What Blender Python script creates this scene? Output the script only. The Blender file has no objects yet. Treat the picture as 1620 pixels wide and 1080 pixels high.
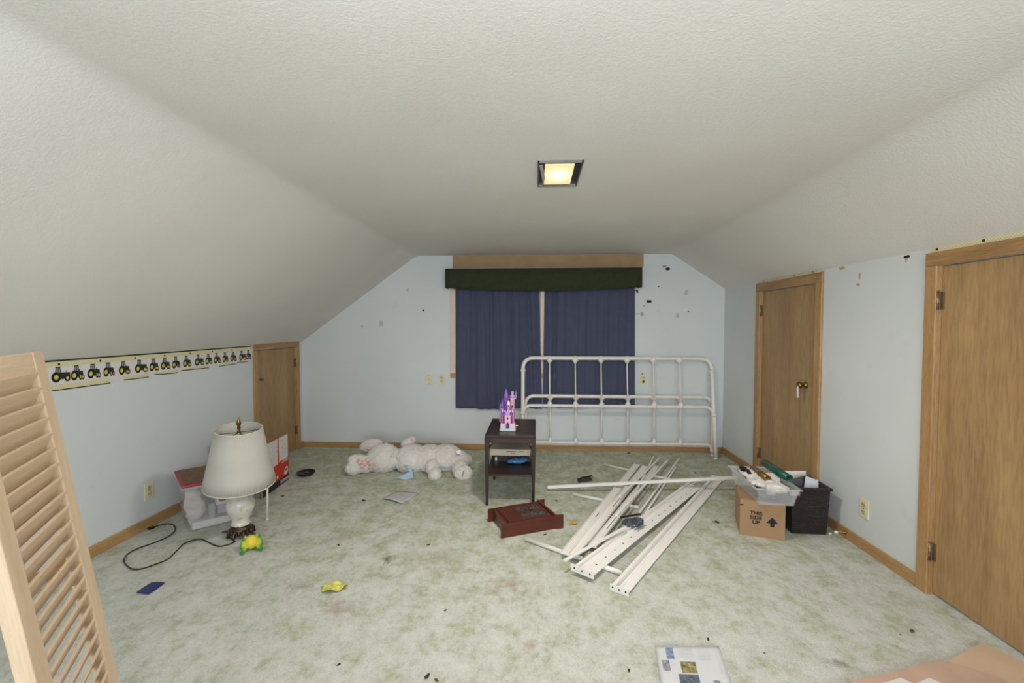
import bpy, bmesh, math, random
from mathutils import Vector, Matrix
random.seed(7)
scene = bpy.context.scene
COL = scene.collection

# ------------------------------------------------------------------ camera
FPX, VPX, VPY, CAMH = 720.0, 848.0, 514.0, 1.345
YAW = math.atan((VPX - 810) / FPX)
PITCH = math.atan((540 - VPY) / FPX * math.cos(YAW))
cd = bpy.data.cameras.new('camera')
cd.sensor_fit = 'HORIZONTAL'; cd.sensor_width = 36.0; cd.lens = 36.0 * FPX / 1620.0
cd.clip_start = 0.05
cam = bpy.data.objects.new('camera', cd); COL.objects.link(cam)
cam.location = (0, 0, CAMH)
cam.rotation_euler = (math.pi / 2 - PITCH, 0, YAW)
scene.camera = cam

# ------------------------------------------------------------------ world, assumed window light and flash, exposure
world = bpy.data.worlds.new('sky'); scene.world = world; world.use_nodes = True
wn = world.node_tree
bg = wn.nodes['Background']
bg.inputs[0].default_value = (0.62, 0.76, 1.0, 1); bg.inputs[1].default_value = 0.8
vs = scene.view_settings
vs.view_transform = 'Standard'; vs.look = 'None'; vs.gamma = 1.0; vs.use_curve_mapping = False
vs.exposure = 0.78

def area(name, loc, rot, sx, sy, power, col):
    l = bpy.data.lights.new(name, 'AREA'); l.shape = 'RECTANGLE'; l.size = sx; l.size_y = sy
    l.energy = power; l.color = col
    o = bpy.data.objects.new(name, l); COL.objects.link(o); o.location = loc; o.rotation_euler = rot
    return o
REARY = -2.6
# added area light standing in for daylight through an assumed window behind the camera
area('assumed_window_daylight', (0.45, REARY - 0.12, 1.28), (math.radians(90), 0, 0), 2.6, 1.3, 60, (0.87, 0.94, 1.0))
# assumed photographer's flash, out of view, bounced off the ceiling above and behind the camera
area('assumed_bounced_flash', (0.05, -0.35, 1.50), (math.radians(180 - 30), 0, 0), .5, .5, 15, (0.91, 0.955, 1.0))

# ------------------------------------------------------------------ ray helpers: where a photographed point stands in the room
_cy, _sy, _cp, _sp = math.cos(YAW), math.sin(YAW), math.cos(PITCH), math.sin(PITCH)
FW = Vector((-_sy * _cp, _cy * _cp, -_sp)); RT = Vector((_cy, _sy, 0)); UP = RT.cross(FW)
CAM = Vector((0, 0, CAMH))
def ray(px, py): return FW + RT * ((px - 810) / FPX) - UP * ((py - 540) / FPX)
def fl(px, py, z=0.0):
    d = ray(px, py); return CAM + d * ((z - CAMH) / d.z)
def yy(px, py, Y):
    d = ray(px, py); return CAM + d * (Y / d.y)
def xx(px, py, X):
    d = ray(px, py); return CAM + d * (X / d.x)

# ------------------------------------------------------------------ materials
def lin(h):
    h = h.lstrip('#'); c = [int(h[i:i + 2], 16) / 255 for i in (0, 2, 4)]
    return tuple(((v + 0.055) / 1.055) ** 2.4 if v > 0.04045 else v / 12.92 for v in c) + (1,)
MATS = {}
def newmat(name):
    m = bpy.data.materials.new(name); m.use_nodes = True
    nt = m.node_tree; return m, nt, nt.nodes['Principled BSDF']
def mapping(nt, scale=(1, 1, 1), kind='Object'):
    tc = nt.nodes.new('ShaderNodeTexCoord'); mp = nt.nodes.new('ShaderNodeMapping')
    mp.inputs['Scale'].default_value = scale
    nt.links.new(tc.outputs[kind], mp.inputs['Vector']); return mp
def noise(nt, mp, scale, detail=3, rough=.5):
    n = nt.nodes.new('ShaderNodeTexNoise'); n.inputs['Scale'].default_value = scale
    n.inputs['Detail'].default_value = detail; n.inputs['Roughness'].default_value = rough
    nt.links.new(mp.outputs[0], n.inputs['Vector']); return n
def ramp(nt, src, stops):
    r = nt.nodes.new('ShaderNodeValToRGB'); el = r.color_ramp.elements
    while len(el) < len(stops): el.new(0.5)
    for e, (p, c) in zip(el, stops): e.position = p; e.color = c
    nt.links.new(src, r.inputs[0]); return r
def mixc(nt, fac, a, b, mode='MIX'):
    m = nt.nodes.new('ShaderNodeMix'); m.data_type = 'RGBA'; m.blend_type = mode
    for sock, v in ((m.inputs[0], fac), (m.inputs[6], a), (m.inputs[7], b)):
        if hasattr(v, 'type') and hasattr(v, 'is_output'): nt.links.new(v, sock)
        else: sock.default_value = v
    return m.outputs[2]
def bump(nt, bs, src, strength, dist):
    b = nt.nodes.new('ShaderNodeBump'); b.inputs['Strength'].default_value = strength
    b.inputs['Distance'].default_value = dist
    nt.links.new(src, b.inputs['Height']); nt.links.new(b.outputs[0], bs.inputs['Normal'])
def mat(name, hexa, rough=.55, metal=0.0, var=.10, scale=18, bmp=0, bscale=60, kind='Object', **kw):
    if name in MATS: return MATS[name]
    m, nt, bs = newmat(name)
    c = lin(hexa)
    mp = mapping(nt, kind=kind)
    n = noise(nt, mp, scale, 4)
    a = tuple(min(1, v * (1 - var)) for v in c[:3]) + (1,)
    b = tuple(min(1, v * (1 + var)) for v in c[:3]) + (1,)
    r = ramp(nt, n.outputs['Fac'], [(.3, a), (.7, b)])
    nt.links.new(r.outputs[0], bs.inputs['Base Color'])
    bs.inputs['Roughness'].default_value = rough; bs.inputs['Metallic'].default_value = metal
    for k, v in kw.items(): bs.inputs[k.replace('_', ' ')].default_value = v
    if bmp:
        n2 = noise(nt, mp, bscale, 3); bump(nt, bs, n2.outputs['Fac'], bmp, .004)
    MATS[name] = m; return m
def wood(name, dark, light, stretch=(14, 14, 1.0), scale=2.2, rough=.45, fine=.35):
    if name in MATS: return MATS[name]
    m, nt, bs = newmat(name)
    mp = mapping(nt, stretch)
    n = noise(nt, mp, scale, 5, .6)
    r = ramp(nt, n.outputs['Fac'], [(.28, lin(dark)), (.72, lin(light))])
    mp2 = mapping(nt, tuple(s * 6 for s in stretch))
    n2 = noise(nt, mp2, scale * 1.5, 3)
    r2 = ramp(nt, n2.outputs['Fac'], [(.35, (1 - fine,) * 3 + (1,)), (.6, (1, 1, 1, 1))])
    out = mixc(nt, .6, r.outputs[0], r2.outputs[0], 'MULTIPLY')
    nt.links.new(out, bs.inputs['Base Color'])
    bs.inputs['Roughness'].default_value = rough
    bump(nt, bs, n2.outputs['Fac'], .08, .002)
    MATS[name] = m; return m

# ------------------------------------------------------------------ mesh builder
class MB:
    def __init__(self): self.v = []; self.f = []; self.mi = []; self.sm = []
    def add(self, vs, fs, mi=0, smooth=False):
        o = len(self.v); self.v += [tuple(p) for p in vs]
        for f in fs: self.f.append([i + o for i in f]); self.mi.append(mi); self.sm.append(smooth)
        return self
    def hexa(self, c, mi=0):  # 8 corners: bottom 4 ccw, top 4 ccw
        return self.add(c, [(0, 3, 2, 1), (4, 5, 6, 7), (0, 1, 5, 4), (1, 2, 6, 5), (2, 3, 7, 6), (3, 0, 4, 7)], mi)
    def box(self, x0, x1, y0, y1, z0, z1, mi=0):
        return self.hexa([(x0, y0, z0), (x1, y0, z0), (x1, y1, z0), (x0, y1, z0), (x0, y0, z1), (x1, y0, z1), (x1, y1, z1), (x0, y1, z1)], mi)
    def obox(self, a, b, w, h, up=(0, 0, 1), mi=0):  # bar from a to b, width w sideways, height h along up (centred)
        a, b, up = Vector(a), Vector(b), Vector(up)
        d = (b - a).normalized(); s = d.cross(up).normalized(); u = s.cross(d)
        c = [p + s * (i * w / 2) + u * (j * h / 2) for j in (-1, 1) for p, i in ((a, -1), (a, 1), (b, 1), (b, -1))]
        c = [c[0], c[1], c[2], c[3], c[4], c[5], c[6], c[7]]
        return self.add(c, [(0, 1, 2, 3), (4, 7, 6, 5), (0, 4, 5, 1), (1, 5, 6, 2), (2, 6, 7, 3), (3, 7, 4, 0)], mi)
    def tube(self, path, r, n=10, mi=0, cap=True, closed=False):
        path = [Vector(p) for p in path]; m = len(path)
        rs = r if isinstance(r, (list, tuple)) else [r] * m
        rings = []; ref = None
        for i, p in enumerate(path):
            if closed: t = path[(i + 1) % m] - path[i - 1]
            else: t = path[min(i + 1, m - 1)] - path[max(i - 1, 0)]
            t.normalize()
            if ref is None:
                ref = Vector((0, 0, 1)) if abs(t.z) < .9 else Vector((1, 0, 0))
            s = t.cross(ref).normalized(); u = s.cross(t).normalized(); ref = u
            rings.append([p + (s * math.cos(2 * math.pi * k / n) + u * math.sin(2 * math.pi * k / n)) * rs[i] for k in range(n)])
        vs = [q for rg in rings for q in rg]; fs = []
        for i in range(m if closed else m - 1):
            j = (i + 1) % m
            for k in range(n): fs.append((i * n + k, j * n + k, j * n + (k + 1) % n, i * n + (k + 1) % n))
        self.add(vs, fs, mi, True)
        if cap and not closed:
            o = len(self.v) - len(vs)
            self.f.append([o + k for k in range(n)]); self.mi.append(mi); self.sm.append(False)
            self.f.append([o + (m - 1) * n + k for k in reversed(range(n))]); self.mi.append(mi); self.sm.append(False)
        return self
    def lathe(self, prof, n=32, c=(0, 0, 0), mi=0, fn=None, cap=True):
        vs = []; fs = []
        for r, z in prof:
            for k in range(n):
                a = 2 * math.pi * k / n; rr = r * (fn(k, a, z) if fn else 1)
                vs.append((c[0] + rr * math.cos(a), c[1] + rr * math.sin(a), c[2] + z))
        for i in range(len(prof) - 1):
            for k in range(n): fs.append((i * n + k, i * n + (k + 1) % n, (i + 1) * n + (k + 1) % n, (i + 1) * n + k))
        o = len(self.v)
        self.add(vs, fs, mi, True)
        if cap:
            if prof[0][0] > 1e-5: self.f.append([o + k for k in reversed(range(n))]); self.mi.append(mi); self.sm.append(False)
            if prof[-1][0] > 1e-5: self.f.append([o + (len(prof) - 1) * n + k for k in range(n)]); self.mi.append(mi); self.sm.append(False)
        return self
    def prism(self, poly, fn, t0, t1, mi=0):  # 2-D outline lifted to 3-D by fn(u, v, t)
        n = len(poly); vs = [fn(u, v, t0) for u, v in poly] + [fn(u, v, t1) for u, v in poly]
        fs = [tuple(reversed(range(n))), tuple(range(n, 2 * n))] + [(i, (i + 1) % n, n + (i + 1) % n, n + i) for i in range(n)]
        return self.add(vs, fs, mi)
    def ell(self, c, r, rot=None, n=16, m=10, mi=0):
        vs = []; fs = []; R = rot or Matrix.Identity(3); c = Vector(c)
        for i in range(m + 1):
            th = math.pi * i / m
            for k in range(n):
                a = 2 * math.pi * k / n
                p = Vector((r[0] * math.sin(th) * math.cos(a), r[1] * math.sin(th) * math.sin(a), r[2] * math.cos(th)))
                vs.append(c + R @ p)
        for i in range(m):
            for k in range(n): fs.append((i * n + k, (i + 1) * n + k, (i + 1) * n + (k + 1) % n, i * n + (k + 1) % n))
        return self.add(vs, fs, mi, True)
    def grid(self, fn, nu, nv, mi=0, smooth=True):
        vs = [fn(i / nu, j / nv) for j in range(nv + 1) for i in range(nu + 1)]
        fs = [(j * (nu + 1) + i, j * (nu + 1) + i + 1, (j + 1) * (nu + 1) + i + 1, (j + 1) * (nu + 1) + i) for j in range(nv) for i in range(nu)]
        return self.add(vs, fs, mi, smooth)
    def mesh(self, name, mats):
        me = bpy.data.meshes.new(name); me.from_pydata(self.v, [], self.f)
        for m in (mats if isinstance(mats, (list, tuple)) else [mats]): me.materials.append(m)
        me.polygons.foreach_set('material_index', self.mi); me.polygons.foreach_set('use_smooth', self.sm)
        bm = bmesh.new(); bm.from_mesh(me); bmesh.ops.remove_doubles(bm, verts=bm.verts, dist=1e-6)
        bmesh.ops.recalc_face_normals(bm, faces=bm.faces); bm.to_mesh(me); bm.free()
        return me
    def build(self, name, mats, parent=None, bevel=0, recentre=True):
        me = self.mesh(name, mats)
        o = bpy.data.objects.new(name, me); COL.objects.link(o)
        if parent is not None: o.parent = parent
        elif recentre and len(me.vertices):
            xs = [v.co.x for v in me.vertices]; ys = [v.co.y for v in me.vertices]; zs = [v.co.z for v in me.vertices]
            c = Vector(((min(xs) + max(xs)) / 2, (min(ys) + max(ys)) / 2, min(zs)))
            me.transform(Matrix.Translation(-c)); o.location = c
        if bevel:
            b = o.modifiers.new('bevel', 'BEVEL'); b.width = bevel; b.segments = 2; b.limit_method = 'ANGLE'
        return o
def tag(o, label, cat, group=None, kind=None):
    o['label'] = label; o['category'] = cat
    if group: o['group'] = group
    if kind: o['kind'] = kind
    return o
def thing(name, label, cat, loc=(0, 0, 0), rotz=0, group=None, kind=None, matrix=None):
    o = bpy.data.objects.new(name, None); COL.objects.link(o); o.empty_display_size = .05
    if matrix is not None: o.matrix_world = matrix
    else: o.location = loc; o.rotation_euler = (0, 0, rotz)
    return tag(o, label, cat, group, kind)
def clone(o, parent, loc=None):
    c = o.copy(); COL.objects.link(c); c.parent = parent
    if loc is not None: c.location = loc
    return c
def frame(o, xdir, ydir, zdir):
    m = Matrix((xdir, ydir, zdir)).transposed().to_4x4(); m.translation = o; return m
def text_mesh(name, body, size, m, parent, place, bold=0.0, xs=1.0, thick=.0006, spacing=1.0, line=1.0, align='CENTER'):
    c = bpy.data.curves.new(name, 'FONT'); c.body = body; c.size = size; c.offset = bold; c.extrude = thick / 2
    c.align_x = align; c.space_character = spacing; c.space_line = line; c.resolution_u = 3
    t = bpy.data.objects.new(name, c); COL.objects.link(t)
    bpy.context.view_layer.update()
    me = bpy.data.meshes.new_from_object(t.evaluated_get(bpy.context.evaluated_depsgraph_get()))
    bpy.data.objects.remove(t)
    me.transform(Matrix.Diagonal((xs, 1, 1, 1))); me.transform(place)
    me.materials.clear(); me.materials.append(m); me.name = name
    o = bpy.data.objects.new(name, me); COL.objects.link(o); o.parent = parent
    return o

def fused(name, parts, m, parent, vox=.004, disp=0, dscale=.02, smooth_it=4):
    b = MB()
    for c_, r_, *ro in parts: b.ell(c_, r_, ro[0] if ro else None, 16, 10)
    o = b.build(name, m, parent, recentre=False)
    rm = o.modifiers.new('remesh', 'REMESH'); rm.mode = 'VOXEL'; rm.voxel_size = vox; rm.use_smooth_shade = True
    sm_ = o.modifiers.new('smooth', 'SMOOTH'); sm_.iterations = smooth_it; sm_.factor = .5
    if disp:
        tx = bpy.data.textures.new(name + '_fuzz', 'CLOUDS'); tx.noise_scale = dscale; tx.noise_depth = 2
        dm = o.modifiers.new('fuzz', 'DISPLACE'); dm.texture = tx; dm.strength = disp; dm.mid_level = .5
    return o

# ------------------------------------------------------------------ room dimensions
L, R, B = -2.572, 1.965, 4.87
ZC, ZL, ZR = 2.09, 1.158, 1.725
XL, XR = -1.29, 1.415

# ---- setting materials
def wallpaint():
    m, nt, bs = newmat('pale blue wall paint')
    mp = mapping(nt)
    big = noise(nt, mp, 1.3, 3); sc = noise(nt, mp, 5, 6, .75); fine = noise(nt, mp, 26, 5, .8)
    base = ramp(nt, big.outputs['Fac'], [(.3, lin('#D0D5D5')), (.7, lin('#D8DCDD'))])
    sm = ramp(nt, sc.outputs['Fac'], [(.60, (1, 1, 1, 1)), (.78, (.90, .90, .89, 1))])
    sp = ramp(nt, fine.outputs['Fac'], [(.74, (1, 1, 1, 1)), (.80, (.72, .71, .68, 1))])
    c = mixc(nt, 1.0, base.outputs[0], sm.outputs[0], 'MULTIPLY')
    c = mixc(nt, .8, c, sp.outputs[0], 'MULTIPLY')
    nt.links.new(c, bs.inputs['Base Color']); bs.inputs['Roughness'].default_value = .6
    n = noise(nt, mp, 120, 2); bump(nt, bs, n.outputs['Fac'], .06, .002)
    return m
WALL = wallpaint()
def ceilpaint():
    m, nt, bs = newmat('textured cream ceiling')
    mp = mapping(nt); n = noise(nt, mp, 2, 2); f = noise(nt, mp, 105, 3, .6)
    r = ramp(nt, n.outputs['Fac'], [(.3, lin('#DEDAD4')), (.7, lin('#E3E0DA'))])
    nt.links.new(r.outputs[0], bs.inputs['Base Color']); bs.inputs['Roughness'].default_value = .75
    b = ramp(nt, f.outputs['Fac'], [(.40, (0, 0, 0, 1)), (.62, (1, 1, 1, 1))])
    bump(nt, bs, b.outputs[0], .22, .003)
    return m
CEIL = ceilpaint()
def carpet():
    m, nt, bs = newmat('mottled green and cream carpet')
    mp = mapping(nt, (1, 1, 1)); mps = mapping(nt, (1.25, 1.0, 1))
    a = noise(nt, mps, 6.5, 7, .66); b = noise(nt, mps, 24, 6, .72); f = noise(nt, mp, 120, 3, .75)
    broad_noise = noise(nt, mp, .9, 2)
    add = nt.nodes.new('ShaderNodeMix'); add.inputs[0].default_value = .45
    nt.links.new(a.outputs['Fac'], add.inputs[2]); nt.links.new(b.outputs['Fac'], add.inputs[3])
    # greener towards the far end, paler cream towards the near end
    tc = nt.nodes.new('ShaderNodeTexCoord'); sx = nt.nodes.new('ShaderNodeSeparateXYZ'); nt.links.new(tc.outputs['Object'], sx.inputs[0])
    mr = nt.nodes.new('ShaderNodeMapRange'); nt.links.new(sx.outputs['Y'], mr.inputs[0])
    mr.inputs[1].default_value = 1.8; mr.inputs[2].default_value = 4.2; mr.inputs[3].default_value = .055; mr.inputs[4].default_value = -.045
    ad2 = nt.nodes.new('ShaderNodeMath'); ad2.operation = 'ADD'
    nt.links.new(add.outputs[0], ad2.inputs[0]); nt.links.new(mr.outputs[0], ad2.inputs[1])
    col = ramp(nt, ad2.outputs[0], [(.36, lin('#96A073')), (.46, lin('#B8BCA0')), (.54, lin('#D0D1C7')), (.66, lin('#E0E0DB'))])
    fr = ramp(nt, f.outputs['Fac'], [(.30, (.66, .66, .62, 1)), (.50, (.92, .92, .91, 1)), (.66, (1.0, 1.0, 1.0, 1))])
    c = mixc(nt, .8, col.outputs[0], fr.outputs[0], 'MULTIPLY')
    dz = noise(nt, mp, 14, 6, .75)
    # brown and pink stains, each with its own place on the carpet
    for (px, py, r, hx, amt) in [(612, 884, .12, '#6E6250', 1.), (535, 960, .15, '#9A7F6C', .6), (690, 800, .12, '#9A7B66', .5),
                                 (800, 925, .20, '#A58974', .6), (455, 775, .10, '#A5705E', .5), (1195, 862, .14, '#A78C72', .8), (1325, 1048, .09, '#6f6a4a', .7),
                                 (880, 745, .1, '#8b7b5c', .5), (590, 815, .16, '#9c907a', .6), (540, 850, .25, '#a39a86', .5), (1130, 825, .05, '#57532f', .9), (480, 930, .16, '#8f7f68', .6), (700, 880, .3, '#a89c88', .45), (840, 1020, .08, '#a06a5c', .5), (690, 905, .2, '#9a917c', .4)]:
        p = fl(px, py)
        vm = nt.nodes.new('ShaderNodeVectorMath'); vm.operation = 'DISTANCE'
        nt.links.new(tc.outputs['Object'], vm.inputs[0]); vm.inputs[1].default_value = (p.x, p.y, 0)
        m1 = nt.nodes.new('ShaderNodeMapRange'); nt.links.new(vm.outputs['Value'], m1.inputs[0])
        m1.inputs[1].default_value = 0; m1.inputs[2].default_value = r; m1.inputs[3].default_value = .36; m1.inputs[4].default_value = 0
        m2 = nt.nodes.new('ShaderNodeMath'); m2.operation = 'ADD'
        nt.links.new(m1.outputs[0], m2.inputs[0]); nt.links.new(dz.outputs['Fac'], m2.inputs[1])
        m3 = nt.nodes.new('ShaderNodeMapRange'); nt.links.new(m2.outputs[0], m3.inputs[0])
        m3.inputs[1].default_value = .70; m3.inputs[2].default_value = .88; m3.inputs[3].default_value = 0; m3.inputs[4].default_value = amt
        c = mixc(nt, m3.outputs[0], c, lin(hx))
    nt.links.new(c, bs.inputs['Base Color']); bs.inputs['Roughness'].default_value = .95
    bs.inputs['Sheen Weight'].default_value = .2
    h = noise(nt, mp, 170, 3, .7); bump(nt, bs, h.outputs['Fac'], .9, .008)
    return m
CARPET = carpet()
DOORW = wood('stained birch door', '#9A7850', '#B89668', (7, 7, .7), 1.5)
CASE = wood('honey oak casing', '#A67E4E', '#C19A69', (16, 16, 1.2), 2.0)
CASEH = wood('honey oak baseboard', '#A9804F', '#C49C6A', (1.2, 1.2, 18), 2.0)
PINE = wood('unfinished pine', '#CDB294', '#DCC5A8', (12, 12, 1.0), 2.2, .6, .15)
PINEX = wood('unfinished pine slat', '#CDB294', '#DCC5A8', (1.0, 10, 10), 2.2, .6, .12)
PALEW = wood('sun bleached casing', '#DCC3AC', '#EBD8C6', (16, 16, 1.2), 2.0, .5, .15)
BRASS = mat('aged brass', '#8A6A36', .32, .9)
HINGE = mat('worn steel hinge', '#8C7A62', .4, .8)
WHITE = mat('white enamel', '#E6E2DA', .38, 0, .04)
IVORY = mat('ivory plastic plate', '#DFD6B4', .4, 0, .05)
BLACK = mat('black plastic', '#17171A', .4)
DARKHOLE = mat('dark hole', '#0B0A09', .9)

# ------------------------------------------------------------------ structure
def struct(o, label, cat): return tag(o, label, cat, kind='structure')
b = MB(); b.box(L - .15, R + .15, REARY - .15, B + .15, -.12, 0)
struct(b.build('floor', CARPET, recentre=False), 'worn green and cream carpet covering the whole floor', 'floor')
# ceiling: flat strip and two slopes in one continuous textured skin
prof = []
def arc(p0, p1, p2, rr, n=8):
    p0, p1, p2 = Vector(p0), Vector(p1), Vector(p2)
    a = p1 + (p0 - p1).normalized() * rr; c = p1 + (p2 - p1).normalized() * rr
    return [tuple(a * (1 - t) ** 2 + p1 * 2 * t * (1 - t) + c * t * t) for t in [i / n for i in range(n + 1)]]
sl = (ZC - ZL) / (XL - L); sr = (ZC - ZR) / (R - XR)
A0 = (L - .12, ZL - .12 * sl); A3 = (R + .12, ZR - .12 * sr)
prof = [A0] + arc(A0, (XL, ZC), (XR, ZC), .05) + arc((XL, ZC), (XR, ZC), A3, .05) + [A3]
b = MB(); n = len(prof)
y0, y1 = REARY - .1, B + .1
vs = [(x, y0, z) for x, z in prof] + [(x, y1, z) for x, z in prof]
b.add(vs, [(i, i + 1, n + i + 1, n + i) for i in range(n - 1)], 0, True)
b.add([(A0[0], y0, 2.3), (A3[0], y0, 2.3), (A3[0], y1, 2.3), (A0[0], y1, 2.3)], [(0, 1, 2, 3)])
struct(b.build('ceiling', CEIL, recentre=False), 'off-white stippled attic ceiling with a flat strip between two slopes', 'ceiling')

def wall(name, boxes, label):
    b = MB()
    for bx in boxes: b.box(*bx)
    return struct(b.build(name, WALL, recentre=False), label, 'wall')
T = .12
# doors: (y0, y1, top) openings
D1 = (1.42, 2.335, 1.635); D2 = (3.300, 4.095, 1.640); D3 = (4.056, 4.735, 1.112)
wall('wall_right', [(R, R + T, REARY, D1[0], 0, 1.9), (R, R + T, D1[1], D2[0], 0, 1.9), (R, R + T, D2[1], B, 0, 1.9),
                    (R, R + T, D1[0], D1[1], D1[2], 1.9), (R, R + T, D2[0], D2[1], D2[2], 1.9)],
     'pale blue side wall with two brown doors')
wall('wall_left', [(L - T, L, REARY, D3[0], 0, 1.35), (L - T, L, D3[1], B, 0, 1.35), (L - T, L, D3[0], D3[1], D3[2], 1.35)],
     'low pale blue knee wall under the long sloping ceiling')
WX0, WX1, WZ0, WZ1 = -.86, .963, .84, 1.80
WB = wall('wall_back', [(L - T, WX0, B, B + T, 0, 2.25), (WX1, R + T, B, B + T, 0, 2.25), (WX0, WX1, B, B + T, 0, WZ0), (WX0, WX1, B, B + T, WZ1, 2.25)],
     'pale gable wall with the curtained window and scattered holes')
wall('wall_front', [(L - T, -.85, REARY - T, REARY, 0, 2.25), (1.75, R + T, REARY - T, REARY, 0, 2.25), (-.85, 1.75, REARY - T, REARY, 0, .63), (-.85, 1.75, REARY - T, REARY, 1.93, 2.25)],
     'pale wall with an assumed wide window at the other gable end')
# assumed window behind the camera, out of view, added to let light in
w2 = thing('window_2_assumed', 'assumed unseen wide window in the opposite gable wall, added for daylight', 'window', (.45, REARY - .06, .63), kind='structure')
b = MB(); b.box(-1.3, 1.3, -.02, .02, 0, .05); b.box(-1.3, 1.3, -.02, .02, 1.25, 1.3); b.box(-1.3, -1.25, -.02, .02, .05, 1.25); b.box(1.25, 1.3, -.02, .02, .05, 1.25); b.box(-.025, .025, -.02, .02, .05, 1.25)
b.build('sash_frame', WHITE, w2)

def door(name, label, X, side, d, hinge_far, knob, case_w, slabmat, sheen=None):
    """side=+1: wall at +x (door faces -x); side=-1: wall at -x."""
    y0, y1, top = d; s = side
    D = thing(name, label, 'door', (X, (y0 + y1) / 2, 0), kind='structure')
    h = (y1 - y0) / 2
    def bx(b, xa, xb, *r): b.box(min(xa * s, xb * s), max(xa * s, xb * s), *r); return b
    bx(MB(), .012, .05, -h + .003, h - .003, .012, top - .004).build('slab', slabmat, D, .002)
    for sg in (-1, 1):   # side casings with a mitred head above
        ya, yb = sg * h, sg * (h + case_w)
        bx(MB(), -.017, 0, min(ya, yb), max(ya, yb), 0, top).build('casing', CASE, D, .004)
        bx(MB(), 0, .09, min(ya, ya - sg * .002), max(ya, ya - sg * .002), 0, top).build('jamb', CASE, D)
    b = MB(); f = lambda u, v, t: (t * s, u, v)
    b.prism([(-h, top), (h, top), (h + case_w, top + case_w), (-h - case_w, top + case_w)], f, -.017, 0)
    for sg in (-1, 1):
        b.prism([(sg * h, top), (sg * (h + case_w), top), (sg * (h + case_w), top + case_w)], f, -.017, 0)
    b.build('head_casing', CASEX, D, .004)
    hy = h if hinge_far else -h
    for hz in (top - .17, .22):
        b = MB(); b.tube([(-.006 * s, hy, hz - .045), (-.006 * s, hy, hz + .045)], .007, 10)
        for k in (-.046, -.016, .016, .046): b.tube([(-.006 * s, hy, hz + k - .002), (-.006 * s, hy, hz + k + .002)], .0085, 10)
        bx(b, 0.004, .012, hy - .018, hy + .018, hz - .043, hz + .043)
        b.build('hinge', HINGE, D)
    if knob:
        ky, kz, kr = knob
        b = MB()
        def P(r, t): return (r, t)
        prof = [(kr * .95, 0), (kr * .95, .006), (kr * .45, .010), (kr * .38, kr * .9), (kr * .75, kr * 1.15), (kr, kr * 1.7), (kr * .9, kr * 2.2), (kr * .45, kr * 2.45), (0.0001, kr * 2.5)]
        b.lathe(prof, 20)
        me = b.v; b.v = [((.012 - z) * s, ky + x, kz + y) for x, y, z in me]
        b.build('knob', BRASS, D)
    return D
CASEX = wood('honey oak head casing', '#8F6A3F', '#BD9564', (1.2, 1.2, 16), 2.0)
d1 = door('door_1', 'large brown flush door nearest the camera on the right wall', R, 1, D1, True, None, .066, DOORW)
d2 = door('door_2', 'brown closet door with a brass knob behind the plastic tote', R, 1, D2, True, (-.265, .905, .026), .070, DOORW)
d3 = door('door_3', 'small low brown door in the knee wall beside the red box', L, -1, D3, True, (-.27, .835, .013), .058, DOORW)
# paper tag hanging from the brass knob
b = MB(); b.prism([(-.012, -.085), (.006, -.09), (.012, -.02), (0, 0), (-.01, -.015)], lambda u, v, t: (t, u - .292, .905 + v), -.062, -.060)
b.build('paper_tag', mat('paper', '#E6E3DC', .8), d2)
# closet interiors behind the slabs stay closed: slabs fill their openings

# baseboards
def baseb(name, bx, label):
    return struct(MB().box(*bx).build(name, CASEH, None, .003), label, 'baseboard')
BH = .058
baseb('baseboard_back', (L + .014, R - .014, B - .014, B, 0, BH), 'honey oak baseboard along the gable wall')
baseb('baseboard_left', (L, L + .014, REARY, D3[0] - .058, 0, BH + .01), 'honey oak baseboard along the low knee wall')
baseb('baseboard_right', (R - .014, R, D1[1] + .066, D2[0] - .07, 0, BH + .008), 'honey oak baseboard between the two brown doors')
baseb('baseboard_right', (R - .014, R, D2[1] + .07, B - .014, 0, BH + .008), 'short honey oak baseboard between closet door and gable corner')
baseb('baseboard_left', (L, L + .014, D3[1] + .058, B - .014, 0, BH + .01), 'tiny piece of oak baseboard between the low door and the gable corner')

# window behind the curtains
W = thing('window_1', 'pale wood window with centre mullion behind the blue curtains', 'window', (0, B, 0), kind='structure')
cw = .062
MB().box(WX0 - cw, WX0, -.016, 0, WZ0 - .015, WZ1).build('casing', PALEW, W, .003)
MB().box(WX1, WX1 + cw, -.016, 0, WZ0 - .015, WZ1).build('casing', PALEW, W, .003)
MB().box(WX0 - cw, WX1 + cw, -.016, 0, WZ1, WZ1 + cw).build('head_casing', PALEW, W, .003)
MB().box(WX0 - cw, WX1 + cw, -.022, 0, WZ0 - .062, WZ0 - .015).build('apron', CASEH, W, .003)
MB().box(.045, .105, -.014, .08, WZ0 - .015, WZ1).build('mullion', PALEW, W, .003)
for xa, xb in ((WX0, .045), (.105, WX1)):
    b = MB(); zb = WZ0 - .015
    b.box(xa, xb, .04, .075, zb, zb + .045); b.box(xa, xb, .04, .075, WZ1 - .045, WZ1); b.box(xa, xa + .04, .04, .075, zb + .045, WZ1 - .045); b.box(xb - .04, xb, .04, .075, zb + .045, WZ1 - .045)
    s = b.build('sash', PALEW, W)
    MB().box(xa + .04, xb - .04, .055, .059, zb + .045, WZ1 - .045).build('pane', mat('window glass', '#DDE8EE', .02, 0, 0, Transmission_Weight=1.0), s)
# bare board showing above the valance
MB().box(-.895, 1.125, -.006, 0, 1.955, 2.088).build('bare_board', mat('bare tan drywall', '#A88C68', .8, 0, .10, 6), W)

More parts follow.
